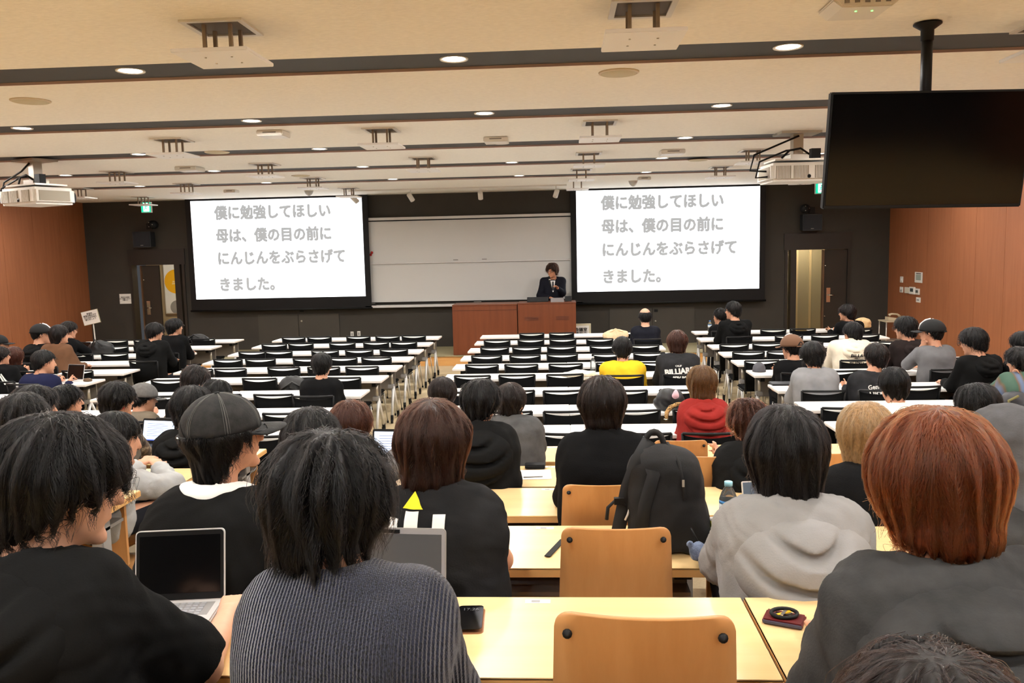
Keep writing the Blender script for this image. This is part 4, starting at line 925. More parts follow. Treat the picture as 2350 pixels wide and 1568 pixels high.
    if eyes:
        for sd in (-1, 1):
            e = MB().lathe([(.0, .0115), (.006, .0095), (.0105, .0045), (.0115, 0)], 12, M=Matrix.Translation((sd*.03, .083, .008)) @ Matrix.Rotation(-PI/2, 4, 'X')).build('eye', mat('eye_white', (225, 220, 214), .3), o); e.matrix_local = hm_
            i_ = MB().lathe([(.0, .0125), (.005, .0112)], 10, M=Matrix.Translation((sd*.03, .083, .008)) @ Matrix.Rotation(-PI/2, 4, 'X')).build('iris', mat('iris_dark', (30, 20, 16), .2), e)
    rec = dict(o=o, top=outer, nb=nb, ch=ch, base=base_w, RZ=RZ, pel=pel, hc=hc, sh=sh, el=el, wr=wr, Y=Y, floor=fz, hm=hm_, s=s, hands=hands, res=res, torso=torso, neck=neck, thick=thick); PEOPLE.append(rec); return rec
_sv, _sq = surf(lambda p: smax(smin(s_ell(p, A(0, -.02, .045), A(.042, .085, .05)), s_ell(p, A(0, .08, .03), A(.046, .09, .036)), .03), .002-p[:, 2], .006), A(-.08, -.14, -.02), A(.08, .2, .13), .012)
SHOE = mesh_np('shoe', _sv, _sq, mat('shoe_black', (28, 27, 27), .5))
def make_cap(o, M, col, front=0, size=1.0, stripe=None, near=False, brim=None):
    """baseball cap in head axes; front = direction of the peak in degrees about z"""
    cm = col; n = 36; rows_ = 9; vs = []; fs = []; r = A(.096, .116, .10)*size; zc = .03
    def pt(a, e, k=1.0):
        rip = 1-.012*abs(math.sin(3*a))**8; return ((r[0]*k)*math.cos(e)*math.sin(a)*rip, -.012+(r[1]*k)*math.cos(e)*math.cos(a)*rip, zc+(r[2]*k)*math.sin(e))
    for lay, k in ((0, 1.0), (1, .97)):
        for j in range(rows_+1):
            for i in range(n): vs.append(pt(2*PI*i/n, -.12+(PI/2+.12)*j/rows_*.999, k))
    o2 = n*(rows_+1)
    for j in range(rows_):
        for i in range(n):
            a_, b_ = j*n+i, j*n+(i+1) % n; fs += [(a_, b_, b_+n, a_+n), (o2+a_+n, o2+b_+n, o2+b_, o2+a_)]
    for i in range(n): fs.append(((i+1) % n, i, o2+i, o2+(i+1) % n))
    R = Matrix.Rotation(-math.radians(front), 4, 'Z')
    m = MB(); m._add(vs, fs, True); c = m.build('cap_crown', cm, o); c.matrix_local = M @ R
    m = MB(); vs = []; fs = []; q = 14
    for lay, dz in ((0, 0), (1, -.004)):
        for j in range(5):
            for i in range(q+1):
                a = (-.62+1.24*i/q)*PI/2*1.1; u = j/4; x, y, z = pt(a, -.1, 1.0); ext = .075*size*(math.cos(a*.9)**.6 if abs(a*.9) < PI/2 else 0)*u
                vs.append((x*(1+.04*u), y+ext, z-.012*u-.35*x*x*8*.25+dz))
    o2 = 5*(q+1)
    for j in range(4):
        for i in range(q):
            a_ = j*(q+1)+i; fs += [(a_, a_+1, a_+q+2, a_+q+1), (o2+a_+q+1, o2+a_+q+2, o2+a_+1, o2+a_)]
    for i in range(q): fs.append((4*(q+1)+i, 4*(q+1)+i+1, o2+4*(q+1)+i+1, o2+4*(q+1)+i))
    m._add(vs, fs, True); m.build('cap_peak', brim or cm, c)
    MB().lathe([(.009, .0), (.008, .004), (0, .006)], 10, c=(0, -.012, zc+r[2])).build('cap_button', stripe or cm, c)
    if near:
        st = mat('cap_stitch', (96, 96, 94), .8)
        for k in range(6): MB().tube([pt(PI/6+k*PI/3, -.1+(PI/2+.08)*j/14, 1.004) for j in range(15)], .0014, 5).build('seam', st, c); 
        for k in range(6):
            for dlt in (-.06, .06): MB().tube([pt(PI/6+k*PI/3+dlt, -.1+(PI/2-.15)*j/14, 1.002) for j in range(15)], .0007, 4).build('stitching', st, c)
    # opening over the strap at the rear
    gm = MB(); vs = [pt(PI+(-.42+.84*i/12), -.1, 1.012) for i in range(13)]; vs += [pt(PI+(-.42+.84*i/12), -.1+.42*math.sin(PI*i/12), 1.012) for i in range(13)]
    gm._add(vs, [(i, i+1, 14+i, 13+i) for i in range(12)], True); gm.build('rear_opening', mat('cap_hole', (14, 13, 13), .8), c)
    MB().tube([pt(PI+(-.45+.9*i/10), -.12, 1.02) for i in range(11)], .006*size, 6).build('strap', cm, c)
    if near: MB().box(.012, .03, -.146, -.142, .005, .022).build('buckle', M_CHROME, c)
    if stripe:
        MB().tube([pt(a, e, 1.01) for a, e in [(0, .0), (0, .5), (0, 1.0), (0, 1.4)]], .012, 6).build('front_stripe', stripe, c)
def back_print(rec, name, me, m, x, z, up=0, scale=1.0, rot=0.0, off=None, sg=1):
    off = off or .004+.45*rec['res']
    """lay a flat design (mesh in xy) on the back of a garment; x,z measured from the neck"""
    n = len(me.vertices); co = np.empty(n*3, np.float32); me.vertices.foreach_get('co', co); co = co.reshape(-1, 3)*scale
    c, s = math.cos(rot), math.sin(rot); X = rec['nb'][0]+x+co[:, 0]*c-co[:, 1]*s; Z = rec['nb'][2]+z+co[:, 0]*s+co[:, 1]*c
    y = np.full(n, rec['nb'][1]-.6*sg)
    for _ in range(60):
        d = rec['top'](np.stack([X, y, Z], 1)); y = y+sg*np.clip(d, -.05, .05)*.7
    out = np.stack([X, y-off*sg, Z], 1).astype(np.float32); me.vertices.foreach_set('co', out.ravel()); me.update(); me.materials.clear(); me.materials.append(m)
    return link(name, me, rec['o'])
def grid_poly(poly, step=.012):
    """polygon (xy) cut into a fine grid so that it can follow a surface"""
    bm = bmesh.new(); f = bm.faces.new([bm.verts.new((x, y, 0)) for x, y in poly])
    xs = [p[0] for p in poly]; ys = [p[1] for p in poly]
    for ax, (a, b) in ((0, (min(xs), max(xs))), (1, (min(ys), max(ys)))):
        v = a+step
        while v < b:
            co = (v, 0, 0) if ax == 0 else (0, v, 0); no = (1, 0, 0) if ax == 0 else (0, 1, 0)
            bmesh.ops.bisect_plane(bm, geom=list(bm.verts)+list(bm.edges)+list(bm.faces), plane_co=co, plane_no=no); v += step
    me = bpy.data.meshes.new('design'); bm.to_mesh(me); bm.free(); return me
# ------------------------------------------------------------------ people
BLACK = ('black', (6, 5, 5)); DBR = ('darkbrown', (18, 11, 9)); BRN = ('brown', (40, 20, 12)); AUB = ('auburn', (92, 40, 16)); BLD = ('blonde', (158, 122, 80)); CHEST = ('chestnut', (54, 25, 15)); RED = ('redbrown', (66, 29, 16)); GOLD = ('goldbrown', (84, 54, 26)); GREYB = ('greyblack', (13, 11, 11))
c_black = cloth('black', (15, 15, 16)); c_hood = cloth('black_hoodie', (20, 20, 20), sc=260); c_tee = cloth('charcoal_tee', (32, 32, 33)); c_navy = cloth('navy', (32, 35, 62)); c_brown = cloth('brown_jacket', (104, 74, 54))
c_yel = cloth('yellow', (236, 190, 44)); c_red = cloth('red_hoodie', (140, 42, 38)); c_cream = cloth('cream', (232, 220, 198)); c_grey = cloth('grey_marl', (140, 138, 137), var=.05); c_lgrey = cloth('light_grey', (166, 167, 166)); c_dk = cloth('washed_denim', (58, 58, 58), var=.25); c_dbr = cloth('dark_brown_hoodie', (38, 31, 30)); c_char = cloth('washed_charcoal', (44, 44, 46), var=.2)
c_suit = cloth('navy_suit', (20, 21, 30), .7); c_jean = cloth('grey_denim', (76, 76, 76), var=.2); c_gt = cloth('khaki_shirt', (112, 102, 88)); c_gsw = cloth('grey_sweat', (136, 136, 138)); c_ggr = cloth('grey_raglan', (112, 112, 114)); c_whi = cloth('white_shirt', (240, 236, 220))
def camo():
    m = mat('cloth_camo', (92, 82, 72), .9); nt = m.node_tree; n = nt.nodes.new('ShaderNodeTexNoise'); r = nt.nodes.new('ShaderNodeValToRGB'); tc = nt.nodes.new('ShaderNodeTexCoord'); n.inputs['Scale'].default_value = 13; n.inputs['Detail'].default_value = 1
    r.color_ramp.interpolation = 'CONSTANT'; e = r.color_ramp.elements; e[0].color = srgb(44, 38, 34); e[1].position = .45; e[1].color = srgb(84, 74, 64); e2 = e.new(.56); e2.color = srgb(140, 130, 116)
    nt.links.new(tc.outputs['Object'], n.inputs['Vector']); nt.links.new(n.outputs[0], r.inputs[0]); nt.links.new(r.outputs[0], nt.nodes['Principled BSDF'].inputs['Base Color']); return m
def knit():
    m = mat('cloth_navy_rib', (52, 56, 76), .95, sheen=.3, spec=.1); nt = m.node_tree; b = nt.nodes['Principled BSDF']; tc = nt.nodes.new('ShaderNodeTexCoord'); mp = nt.nodes.new('ShaderNodeMapping'); w = nt.nodes.new('ShaderNodeTexWave'); bp = nt.nodes.new('ShaderNodeBump'); n = nt.nodes.new('ShaderNodeTexNoise'); r = nt.nodes.new('ShaderNodeValToRGB')
    w.bands_direction = 'X'; w.inputs['Scale'].default_value = 46; w.inputs['Distortion'].default_value = 1.2; w.inputs['Detail'].default_value = 2; w.inputs['Detail Scale'].default_value = 6; bp.inputs['Strength'].default_value = .8; bp.inputs['Distance'].default_value = .006
    mp.inputs['Scale'].default_value = (1, 1, .45); n.inputs['Scale'].default_value = 330; n.inputs['Detail'].default_value = 3; r.color_ramp.elements[0].color = srgb(9, 10, 16); r.color_ramp.elements[0].position = .36; r.color_ramp.elements[1].color = srgb(50, 54, 72); r.color_ramp.elements[1].position = .66
    nt.links.new(tc.outputs['Object'], w.inputs['Vector']); nt.links.new(tc.outputs['Object'], mp.inputs[0]); nt.links.new(mp.outputs[0], n.inputs['Vector']); nt.links.new(n.outputs[0], r.inputs[0]); nt.links.new(r.outputs[0], b.inputs['Base Color']); nt.links.new(w.outputs[0], bp.inputs['Height']); nt.links.new(bp.outputs[0], b.inputs['Normal']); return m
def stripes():
    m = mat('cloth_mohair_stripe', (70, 90, 80), .95); nt = m.node_tree; tc = nt.nodes.new('ShaderNodeTexCoord'); w = nt.nodes.new('ShaderNodeTexWave'); r = nt.nodes.new('ShaderNodeValToRGB'); w.inputs['Scale'].default_value = 2.2; w.inputs['Distortion'].default_value = 3; w.inputs['Detail Scale'].default_value = 1
    e = r.color_ramp.elements; e[0].color = srgb(72, 98, 84); e[1].color = srgb(96, 112, 140); e1 = e.new(.45); e1.color = srgb(64, 92, 78); e2 = e.new(.7); e2.color = srgb(104, 84, 62)
    nt.links.new(tc.outputs['Object'], w.inputs['Vector']); nt.links.new(w.outputs[0], r.inputs[0]); nt.links.new(r.outputs[0], nt.nodes['Principled BSDF'].inputs['Base Color']); return m
M_CAPW = mat('cap_washed_black', (40, 40, 40), .9, noise=(30, .5), bump=(200, .5)); M_CAPK = mat('cap_black', (18, 18, 19), .8); M_CAPG = mat('cap_grey', (98, 96, 94), .85, noise=(40, .15)); M_CAPB = mat('cap_brown', (112, 80, 58), .8)
W = lambda x, y, Y: tuple(P(x, y, Y=Y))
PP = {}
# speaker on the stage
PP['speaker'] = person('person in dark suit and glasses speaking into microphone behind lectern', 1267, 603, 26.5, 16.95, 'mop', BRN, c_suit, yaw=180, head=(203, 8, -4), bw=60, floor=STAGE_Z, stand=True, thick=.02, fold=.004, skin=1, glasses=True, eyes=True, trousers=c_suit, nstr=900,
    arms=(dict(e=W(1291, 673, 16.85), w=W(1279, 661, 16.68)), dict(e=W(1239, 679, 16.88), w=W(1264, 684, 16.66))), collar=None)
r = PP['speaker']
back_print(r, 'shirt_front', grid_poly([(-.05, .03), (.05, .03), (.01, -.2), (-.01, -.2)]), mat('shirt_white', (226, 224, 224), .8), 0, -.06, sg=-1)
back_print(r, 'tie', grid_poly([(-.014, .0), (.014, .0), (.022, -.16), (0, -.19), (-.022, -.16)]), mat('tie_dark', (26, 24, 32), .5), 0, -.05, sg=-1, off=.02)
# left block
PP[1] = person('person in black cap at left frame edge, facing stage', -4, 768, 32, 11.5, 'crop', BLACK, c_black, head=(60, 0, 0), cap=(M_CAPK, 0, 1.02), arms=('desk', 'desk'), bw=80)
PP[2] = person('person in black hoodie and black cap beside left wood wall', 93, 743, 33, 11.5, 'crop', BLACK, c_hood, head=(62, 4, 0), cap=(M_CAPK, 0, 1.02, mat('cap_logo_white', (220, 220, 220), .8)), hood=True, bw=66, yaw=8)
PP[3] = person('person in brown jacket with bushy dark hair at left tables', 135, 745, 36, 11.0, 'mullet', DBR, c_brown, head=(48, 0, 0), bw=84, yaw=15, thick=.026)
PP[4] = person('person in black resting chin on hand by left wall', 157, 737, 32, 12.4, 'mop', DBR, c_black, head=(60, 8, 0), yaw=20, arms=('desk', 'chin'), bw=60)
PP[5] = person('person in black jacket with white shoulder stripe at left frame edge', 0, 795, 36, 10.0, 'mop', DBR, c_black, head=(50, 0, 0), bw=95)
PP[6] = person('person with long reddish-brown hair beside left frame edge', 32, 795, 38, 10.6, 'long', RED, c_black, head=(20, 0, 0), bw=64, seed=91)
PP[7] = person('person in navy sweater at left tables behind open laptop', 99, 803, 42, 9.6, 'short', BLACK, c_navy, head=(55, 6, 0), bw=100, yaw=6)
PP[8] = person('person in black hoodie at end of left table row', 355, 740, 34, 11.5, 'mop', BLACK, c_hood, head=(48, 10, 0), bw=82, hood=True, yaw=4)
PP[9] = person('person in black top farther front in left block', 400, 730, 32, 12.4, 'mop', BLACK, c_black, head=(50, 0, 0), bw=70)
PP[10] = person('person in black sweater alone in the left-centre rows', 738, 808, 44, 8.55, 'short', BLACK, c_black, head=(2, 0, 0), bw=98, arms=('lap', 'lap'))
PP[11] = person('person with tousled brown-black hair behind grey-capped person', 447, 838, 56, 7.5, 'mop', DBR, c_hood, head=(45, 18, 0), bw=90)
PP[12] = person('person with dark curly hair mostly hidden behind washed cap', 497, 872, 60, 6.6, 'fluffy', BLACK, c_black, head=(20, 22, 0), bw=80)
PP[14] = person('person in grey baseball cap and khaki shirt, left block', 328, 879, 50, 7.4, 'crop', BLACK, c_gt, head=(40, 10, 0), bw=78, cap=(M_CAPG, 0, 1.03), glasses=True, collar=.03, lean=.2)
PP[17] = person('person with black hair turned in profile beside camouflage shirt', 150, 882, 64, 6.5, 'mop', BLACK, c_black, head=(62, -4, 0), bw=90)
PP[15] = person('person in camouflage shirt resting chin on hand', 268, 875, 68, 5.4, 'mop', BLACK, camo(), head=(38, 4, 0), bw=130, arms=('desk', dict(e=W(335, 1050, 5.75), w=W(300, 975, 5.65))), yaw=10, sleeve='half')
PP[18] = person('person with wavy dark hair and bare cheek, upper of two heads at left', 78, 883, 84, 5.4, 'mop', GREYB, c_black, head=(50, 6, 0), bw=130, seed=31)
PP[181] = person('person with wavy dark hair lowest left, behind large black hoodie', 48, 902, 102, 4.35, 'fluffy', GREYB, c_black, head=(20, 8, 0), bw=150, seed=37)
PP[19] = person('person in cream bucket cap at left frame edge', -2, 957, 76, 4.4, 'crop', DBR, c_black, head=(30, 10, 0), bw=140, cap=(mat('cap_cream', (226, 216, 180), .9), 90, 1.02))
PP[13] = person('person in black hoodie with hood down, beyond washed cap', 438, 885, 86, 5.35, 'mop', BLACK, c_hood, head=(8, 14, 0), bw=112, hood=True, fold=.008)
PP[16] = person('person in light grey hoodie with clasped hands on beech table', 262, 945, 94, 4.3, 'short', BLACK, c_lgrey, head=(52, 12, 0), bw=150, hood=True, yaw=22, arms=(dict(e=W(262, 1120, 4.5), w=W(322, 1068, 4.72)), dict(e=W(392, 1118, 4.5), w=W(364, 1072, 4.7))), thick=.024, fold=.01)
# centre, raised rows
PP[23] = person('person with glossy black hair before the navy sweater', 712, 935, 124, 3.45, 'mop', BLACK, c_black, head=(5, 10, 0), bw=220)
PP[24] = person('person with reddish-brown hair at laptop with lit screen', 806, 918, 92, 4.3, 'bowl', CHEST, cloth('grey_sleeve', (96, 94, 94)), head=(28, 6, 0), bw=150, yaw=8, arms=('desk', dict(e=W(900, 1075, 4.2), w=W(905, 1045, 4.6))))
PP[26] = person('person with short dark hair in the aisle-side white row', 1015, 865, 61, 6.55, 'bowl', DBR, c_black, head=(12, 8, 0), bw=78)
PP[28] = person('person in grey denim jacket with brown hair', 1172, 878, 66, 5.3, 'bowl', DBR, c_jean, head=(15, 4, 0), bw=150, arms=('desk', 'chin'), thick=.024)
PP[27] = person('person in black hooded sweatshirt left of denim jacket', 1103, 870, 84, 4.4, 'mop', BLACK, c_hood, head=(25, 10, 0), bw=150, hood=(c_hood, 1.25), thick=.026, fold=.008)
PP[29] = person('person in black turtleneck with brown-black mop hair', 1381, 862, 104, 3.75, 'bowl', DBR, c_black, head=(-4, 6, 0), bw=204, collar=.035, arms=('desk', 'desk'), fold=.004)
# centre, white rows and front
PP[31] = person('person with bald crown in dark suit, front rows', 1480, 712, 29, 13.3, 'bald', BLACK, c_suit, head=(0, 6, 0), bw=66, skin=2, arms=('lap', 'lap'))
PP[32] = person('person in bright yellow sweater in the right-centre rows', 1428, 772, 44, 9.65, 'short', BLACK, c_yel, head=(2, 4, 0), bw=106, thick=.024, fold=.007)
PP[33] = person('person in charcoal sweatshirt with white BILLIARD print', 1554, 757, 44, 9.65, 'bowl', CHEST, c_char, head=(4, 4, 0), bw=98, thick=.026)
PP[34] = person('person in red hoodie with brown shoulder-length hair', 1610, 838, 64, 6.7, 'bob', GOLD, c_red, head=(-8, 6, 0), bw=100, hood=(c_red, 1.15), thick=.02)
PP[35] = person('person half hidden behind tall person in front right row', 1652, 707, 28, 14.3, 'crop', BLACK, c_black, head=(-40, 6, 0), bw=56)
PP[36] = person('tall person in black hoodie and glasses, front right row', 1682, 691, 30, 13.3, 'short', BLACK, c_hood, head=(-48, 0, 0), bw=84, hood=True, glasses=True, yaw=-10)
PP[37] = person('person in black suit and glasses seated before right doorway', 1944, 697, 31, 14.2, 'mop', DBR, c_black, head=(-58, 0, 0), yaw=-20, bw=72, glasses=True)
PP[38] = person('person in cream hoodie with BILLABONG print', 1957, 738, 37, 10.6, 'short', BLACK, c_cream, head=(-25, 4, 0), bw=96, hood=True, thick=.026, drop=-.055, dx=-.06)
PP[39] = person('person in brown backwards cap and black T-shirt', 1816, 768, 42, 9.65, 'crop', BLACK, c_black, head=(-28, 4, 0), bw=86, cap=(M_CAPB, 0, 1.06, mat('cap_logo_white', (220, 220, 220), .8)), sleeve='half')
PP[40] = person('person in pale grey sweatshirt in right block', 1865, 782, 50, 8.5, 'mop', BLACK, c_gsw, head=(-3, 6, 0), bw=102, fold=.009, thick=.024)
PP[41] = person('person in black sweatshirt with white script print', 2011, 786, 50, 8.5, 'short', DBR, c_char, head=(-12, 2, 0), bw=92, thick=.024, dx=-.085)
PP[42] = person('person in dark brown hoodie and glasses near wood wall', 2078, 725, 42, 10.6, 'mop', BLACK, c_dbr, head=(-45, 4, 0), bw=84, hood=True, glasses=True, yaw=-8)
PP[43] = person('person in grey raglan and black cap drinking beside laptop', 2138, 733, 44, 9.7, 'crop', BLACK, c_ggr, head=(-50, 0, 0), bw=88, cap=(M_CAPK, 0, 1.05, mat('cap_logo_white', (220, 220, 220), .8)), yaw=-12, arms=('chin', 'desk'))
PP[44] = person('person in black hoodie looking down at phone, right block', 2234, 751, 49, 8.7, 'mop', BLACK, c_hood, head=(-48, 12, 0), bw=108, hood=True, glasses=True, yaw=-15)
PP[45] = person('person with dark hair at upper right frame edge', 2348, 760, 46, 8.7, 'mop', BLACK, c_black, head=(-30, 8, 0), bw=96)
PP[46] = person('person in striped green and blue sweater, chin on hand', 2340, 795, 52, 7.6, 'fluffy', BLACK, stripes(), head=(-45, 8, 0), bw=110, arms=('chin', 'desk'), thick=.03)
PP[47] = person('person in cream shirt with short black hair, right block', 2052, 842, 60, 6.6, 'short', BLACK, c_whi, head=(-6, 6, 0), bw=96, collar=.03)
PP[48] = person('person with black hair holding hand to ear', 2245, 880, 80, 5.4, 'mop', BLACK, c_black, head=(-20, 20, 0), bw=120, arms=('ear', 'desk'))
PP[49] = person('person with long blonde hair in black top', 1984, 922, 113, 3.5, 'long', BLD, c_black, head=(-8, 6, 0), bw=150)
PP[50] = person('person with curly dark brown hair and black jacket', 1718, 915, 88, 4.3, 'fluffy', CHEST, c_hood, head=(-20, 12, 0), bw=150, hood=True)
PP[53] = person('person in charcoal zip hoodie with hood up at right frame edge', 2318, 945, 165, 2.6, 'crop', BLACK, c_dk, head=(-10, 20, 0), bw=320, hood_up=cloth('grey_hood', (84, 84, 86), var=.2), no_hair=True, thick=.03)
# nearest people
PP[51] = person('person in pale grey hoodie with long dark hair', 1801, 930, 180, 2.6, 'mullet', GREYB, c_grey, head=(-6, 6, 0), bw=345, hood=(c_grey, 1.3), thick=.03, fold=.01, arms=(dict(e=W(1668, 1290, 2.75), w=W(1716, 1195, 3.0)), 'desk'))
PP[21] = person('person in washed black baseball cap and zip jacket', 512, 900, 150, 2.6, 'mullet', BLACK, c_hood, head=(56, -3, 0), bw=300, cap=(M_CAPW, 0, 1.06, None, True), thick=.03, glasses=True, yaw=8, drop=.055, nopen=.03)
PP[25] = person('person with brown bob in sleeveless black top with yellow arrow', 992, 915, 166, 2.62, 'bob', BRN, c_tee, head=(6, 6, 0), bw=275, sleeve=('none', 'none'), thick=.022, dx=.03, arms=('desk', dict(e=W(1150, 1285, 2.72), w=W(1106, 1172, 2.9))))
PP[20] = person('person in black hoodie typing on silver laptop, nearest left', 128, 950, 258, 1.66, 'mop', BLACK, c_hood, head=(50, 12, 0), bw=470, hood=(c_hood, 1.25), thick=.028, fold=.008, yaw=14, sleeve=('long', 'half'), arms=('desk', dict(e=W(468, 1535, 1.76), w=W(524, 1408, 2.04))), skin=2)
PP[22] = person('person in ribbed navy sweater with tousled black hair', 748, 990, 268, 1.66, 'fluffy', BLACK, knit(), head=(6, 8, 0), bw=500, thick=.02, fold=.003, collar=.02, dx=.052)
PP[52] = person('person with auburn bowl haircut in washed black hoodie', 2146, 935, 282, 1.66, 'bowl', AUB, c_dk, head=(-8, 10, 0), bw=540, hood=(c_dk, 1.35), thick=.036, fold=.008)
PP[54] = person('person with dark brown hair cut off by bottom right edge', 2160, 1500, 440, .92, 'mop', DBR, c_black, head=(0, 10, 0), bw=600, nstr=5000)

# prints on clothes
M_INKW = mat('print_white', (232, 230, 224), .8); M_INKY = mat('print_yellow', (226, 214, 40), .8); M_INKK = mat('print_black', (38, 36, 36), .8)
r = PP[25]
back_print(r, 'yellow_arrow', grid_poly([(-.032, 0), (.032, 0), (0, .04)]), M_INKY, -.068, .0)
for x, h, w_ in ((-.152, -.022, .028), (-.098, -.004, .04), (-.015, -.012, .038)):
    back_print(r, 'white_stripe', grid_poly([(-w_/2, -.2), (w_/2, -.2), (w_/2, 0), (-w_/2, 0)]), M_INKW, x+.03, h)
def tprint(key, name, s, size, m, x, z, bold=.001, rot=0.0):
    me = text_mesh(name, s, size, m, bold); back_print(PP[key], name, me, m, x, z, rot=rot)
tprint(33, 'print_small', 'CALIF', .028, M_INKW, -.02, -.075); tprint(33, 'print_title', 'BILLIARD', .085, M_INKW, 0, -.135, .0045, .1); tprint(33, 'print_sub', 'AND BAR', .042, M_INKW, 0, -.195, .002)
tprint(38, 'print_title', 'BILLA', .06, M_INKK, .0, -.125, .0012); tprint(38, 'print_small', '~ms.~\n~ms.~', .028, M_INKK, 0, -.17); tprint(38, 'print_sub', 'BONG', .06, M_INKK, 0, -.21, .0012)
tprint(41, 'print_title', 'Genuine', .06, M_INKW, .01, -.075, .0016, .1); tprint(41, 'print_sub', 'Dickies', .07, M_INKW, .02, -.13, .0022, .1)
tprint(2, 'sleeve_logo', '▲', .05, M_INKW, .12, -.12)
for key_, mt_ in ((52, mat('denim_edge_pale', (120, 120, 118), .9)), (51, c_grey)):
    r = PP[key_]; n3 = r['nb']; hs = 1.35
    MB().tube([tuple(n3+v*hs+A(0, -.004, .026)) for v in (A(-.092, .015, -.012), A(-.094, -.045, -.008), A(-.066, -.098, -.03), A(0, -.122, -.052), A(.066, -.098, -.03), A(.094, -.045, -.008), A(.092, .015, -.012))], .007, 8).build('hood_hem', mt_, r['o'])
for dx in (0, .02): back_print(PP[5], 'shoulder_stripe', grid_poly([(-.006, -.16), (.006, -.16), (.006, .0), (-.006, .0)], .02), M_INKW, .13+dx, -.05, rot=.5)
# ear-ring of the camouflage-shirted person
e = MB().lathe([(.004, -.006), (.006, 0), (.004, .006)], 8, c=(.084, 0, -.045)).build('earring', mat('earring_red', (200, 30, 40), .3), PP[15]['o']); e.matrix_local = PP[15]['hm']
# white T-shirt neckline of the capped person
r = PP[21]; nbv = r['nb']
M_TEE = mat('tee_white', (236, 232, 228), .85)
for key_, w0, w1 in ((21, .016, .062),):
    r = PP[key_]; n2 = r['nb']
    soft('inner_shirt', lambda p, r=r, w0=w0, w1=w1: smax(smax(r['torso'](p, r['thick']+.007), r['neck'](p, w1), .004), -r['neck'](p, w0), .004), n2-A(.2, .2, .16), n2+A(.2, .2, .14), .008, M_TEE, r['o'])

# chairs of seated people: bring the matching black chair under each, give the raised rows low plywood chairs
chairs = [o for o in COL.objects if o.name.split('.')[0] == 'mesh_chair']
for key, r in PP.items():
    if key == 'speaker': continue
    b = r['base']; F = r['RZ'] @ A(0, 1, 0)
    if b[1] > 6.2:
        cand = sorted(chairs, key=lambda c: (c.location.x-b[0])**2+(c.location.y-(b[1]-.2))**2)
        c = cand[0]; tgt = b-F*.215
        if (c.location-Vector((tgt[0], tgt[1], 0))).length < .75:
            c.location = (tgt[0], tgt[1], 0); c.rotation_euler = r['o'].rotation_euler; chairs.remove(c)
            for d in [d for d in chairs if abs(d.location.x-tgt[0]) < .4 and abs(d.location.y-tgt[1]) < .3]:
                dx = d.location.x-tgt[0]; d.location.x = tgt[0]+math.copysign(.44, dx)
        else: put_chair(tgt[0], tgt[1], 'black mesh-back chair holding the '+r['o']['label'][:60].replace('person', 'sitter'), r['o'].rotation_euler.z)
    else:
        tgt = b-F*.2; t = copy_tree(ply0); t.location = (tgt[0], tgt[1], r['floor']); t.scale = (1, 1, .58); t.rotation_euler = r['o'].rotation_euler
        tag(t, 'low plywood seat under the '+' '.join(r['o']['label'].split()[:9]), 'chair', 'seats of people on the raised rows')
# ------------------------------------------------------------------ things on tables and seats
def laptop(label, c, w, h, depth, yaw, tilt, scr, body=M_SILV, bezel=M_BLACK, keys=False, rim=None):
    """c: middle of the hinge on the table"""
    o = empty('laptop', c, label, 'laptop', 'open laptops', rz=-math.radians(yaw))
    MB().box(-w/2, w/2, -depth, 0, 0, .014).build('base', body, o, bevel=.004)
    L = Matrix.Translation((0, 0, .012)) @ Matrix.Rotation(math.radians(-tilt), 4, 'X')
    ld = MB().prism(rrect(w, h, .012, 4, 0, h/2), 0, .007, L).build('lid', rim or body, o)
    bz = MB().prism(rrect(w-.006, h-.006, .01, 4, 0, h/2), -.001, 0, L).build('bezel', bezel, ld)
    MB().box(-w/2+.012, w/2-.012, -.002, -.001, .022, h-.016, L).build('display', scr, ld)
    if keys:
        kb = MB().box(-w/2+.02, w/2-.02, -depth*.55, -.02, .014, .0145).build('keyboard_well', M_GREY, o); km = MB().box(-.0075, .0075, -.007, .007, 0, .002).mesh('key', mat('key_grey', (168, 170, 174), .5), .001)
        nx = int((w-.05)/.0185)
        for j in range(5):
            for i in range(nx): link('key', km, kb, (-w/2+.032+i*.0185, -.03-j*.0168, .0145))
        MB().box(-.05, .05, -depth+.012, -depth*.62, .014, .0145).build('touchpad', M_GREY, o)
    return o
SCR_OFF = mat('screen_off', (8, 8, 9), .2); SCR_ON = mat('screen_lit', (200, 215, 235), .4, emit=((205, 224, 250), .95)); SCR_GREY = mat('screen_off_matte', (96, 98, 100), .3, .3)
z5 = 1.271; z4 = 1.146; z2 = .941; z1 = .811
lp = laptop('silver laptop with black screen before the nearest left hoodie', P(414, 1389, Z=z5), .247, .197, .19, -7, 12, SCR_OFF, keys=True)
lb = laptop('grey laptop with blank screen before the navy sweater', P(905, 1389, Z=z5), .29, .20, .19, 4, 10, SCR_GREY, body=M_GREY, bezel=mat('bezel_grey', (150, 150, 152), .5))
MB().box(-.075+.02, .015, -.0035, -.001, .186, .196, Matrix.Translation((0, 0, .012)) @ Matrix.Rotation(math.radians(-10), 4, 'X')).build('webcam_bar', M_BLACK, lb)
def page(o, w, h, tilt, n=7):
    L = Matrix.Translation((0, 0, .012)) @ Matrix.Rotation(math.radians(-tilt), 4, 'X'); m_ = mat('screen_text', (120, 130, 160), .5, emit=((120, 140, 180), .5)); 
    for k in range(n): MB().box(-w*.35, -w*.35+w*random.uniform(.3, .65), -.003, -.002, h*(.78-.08*k), h*(.79-.08*k)+.002, L).build('text_line', m_, o)
    MB().box(-w/2+.012, w/2-.012, -.003, -.002, .022, .03, L).build('task_bar', mat('screen_taskbar', (60, 90, 180), .5, emit=((70, 100, 200), .6)), o)
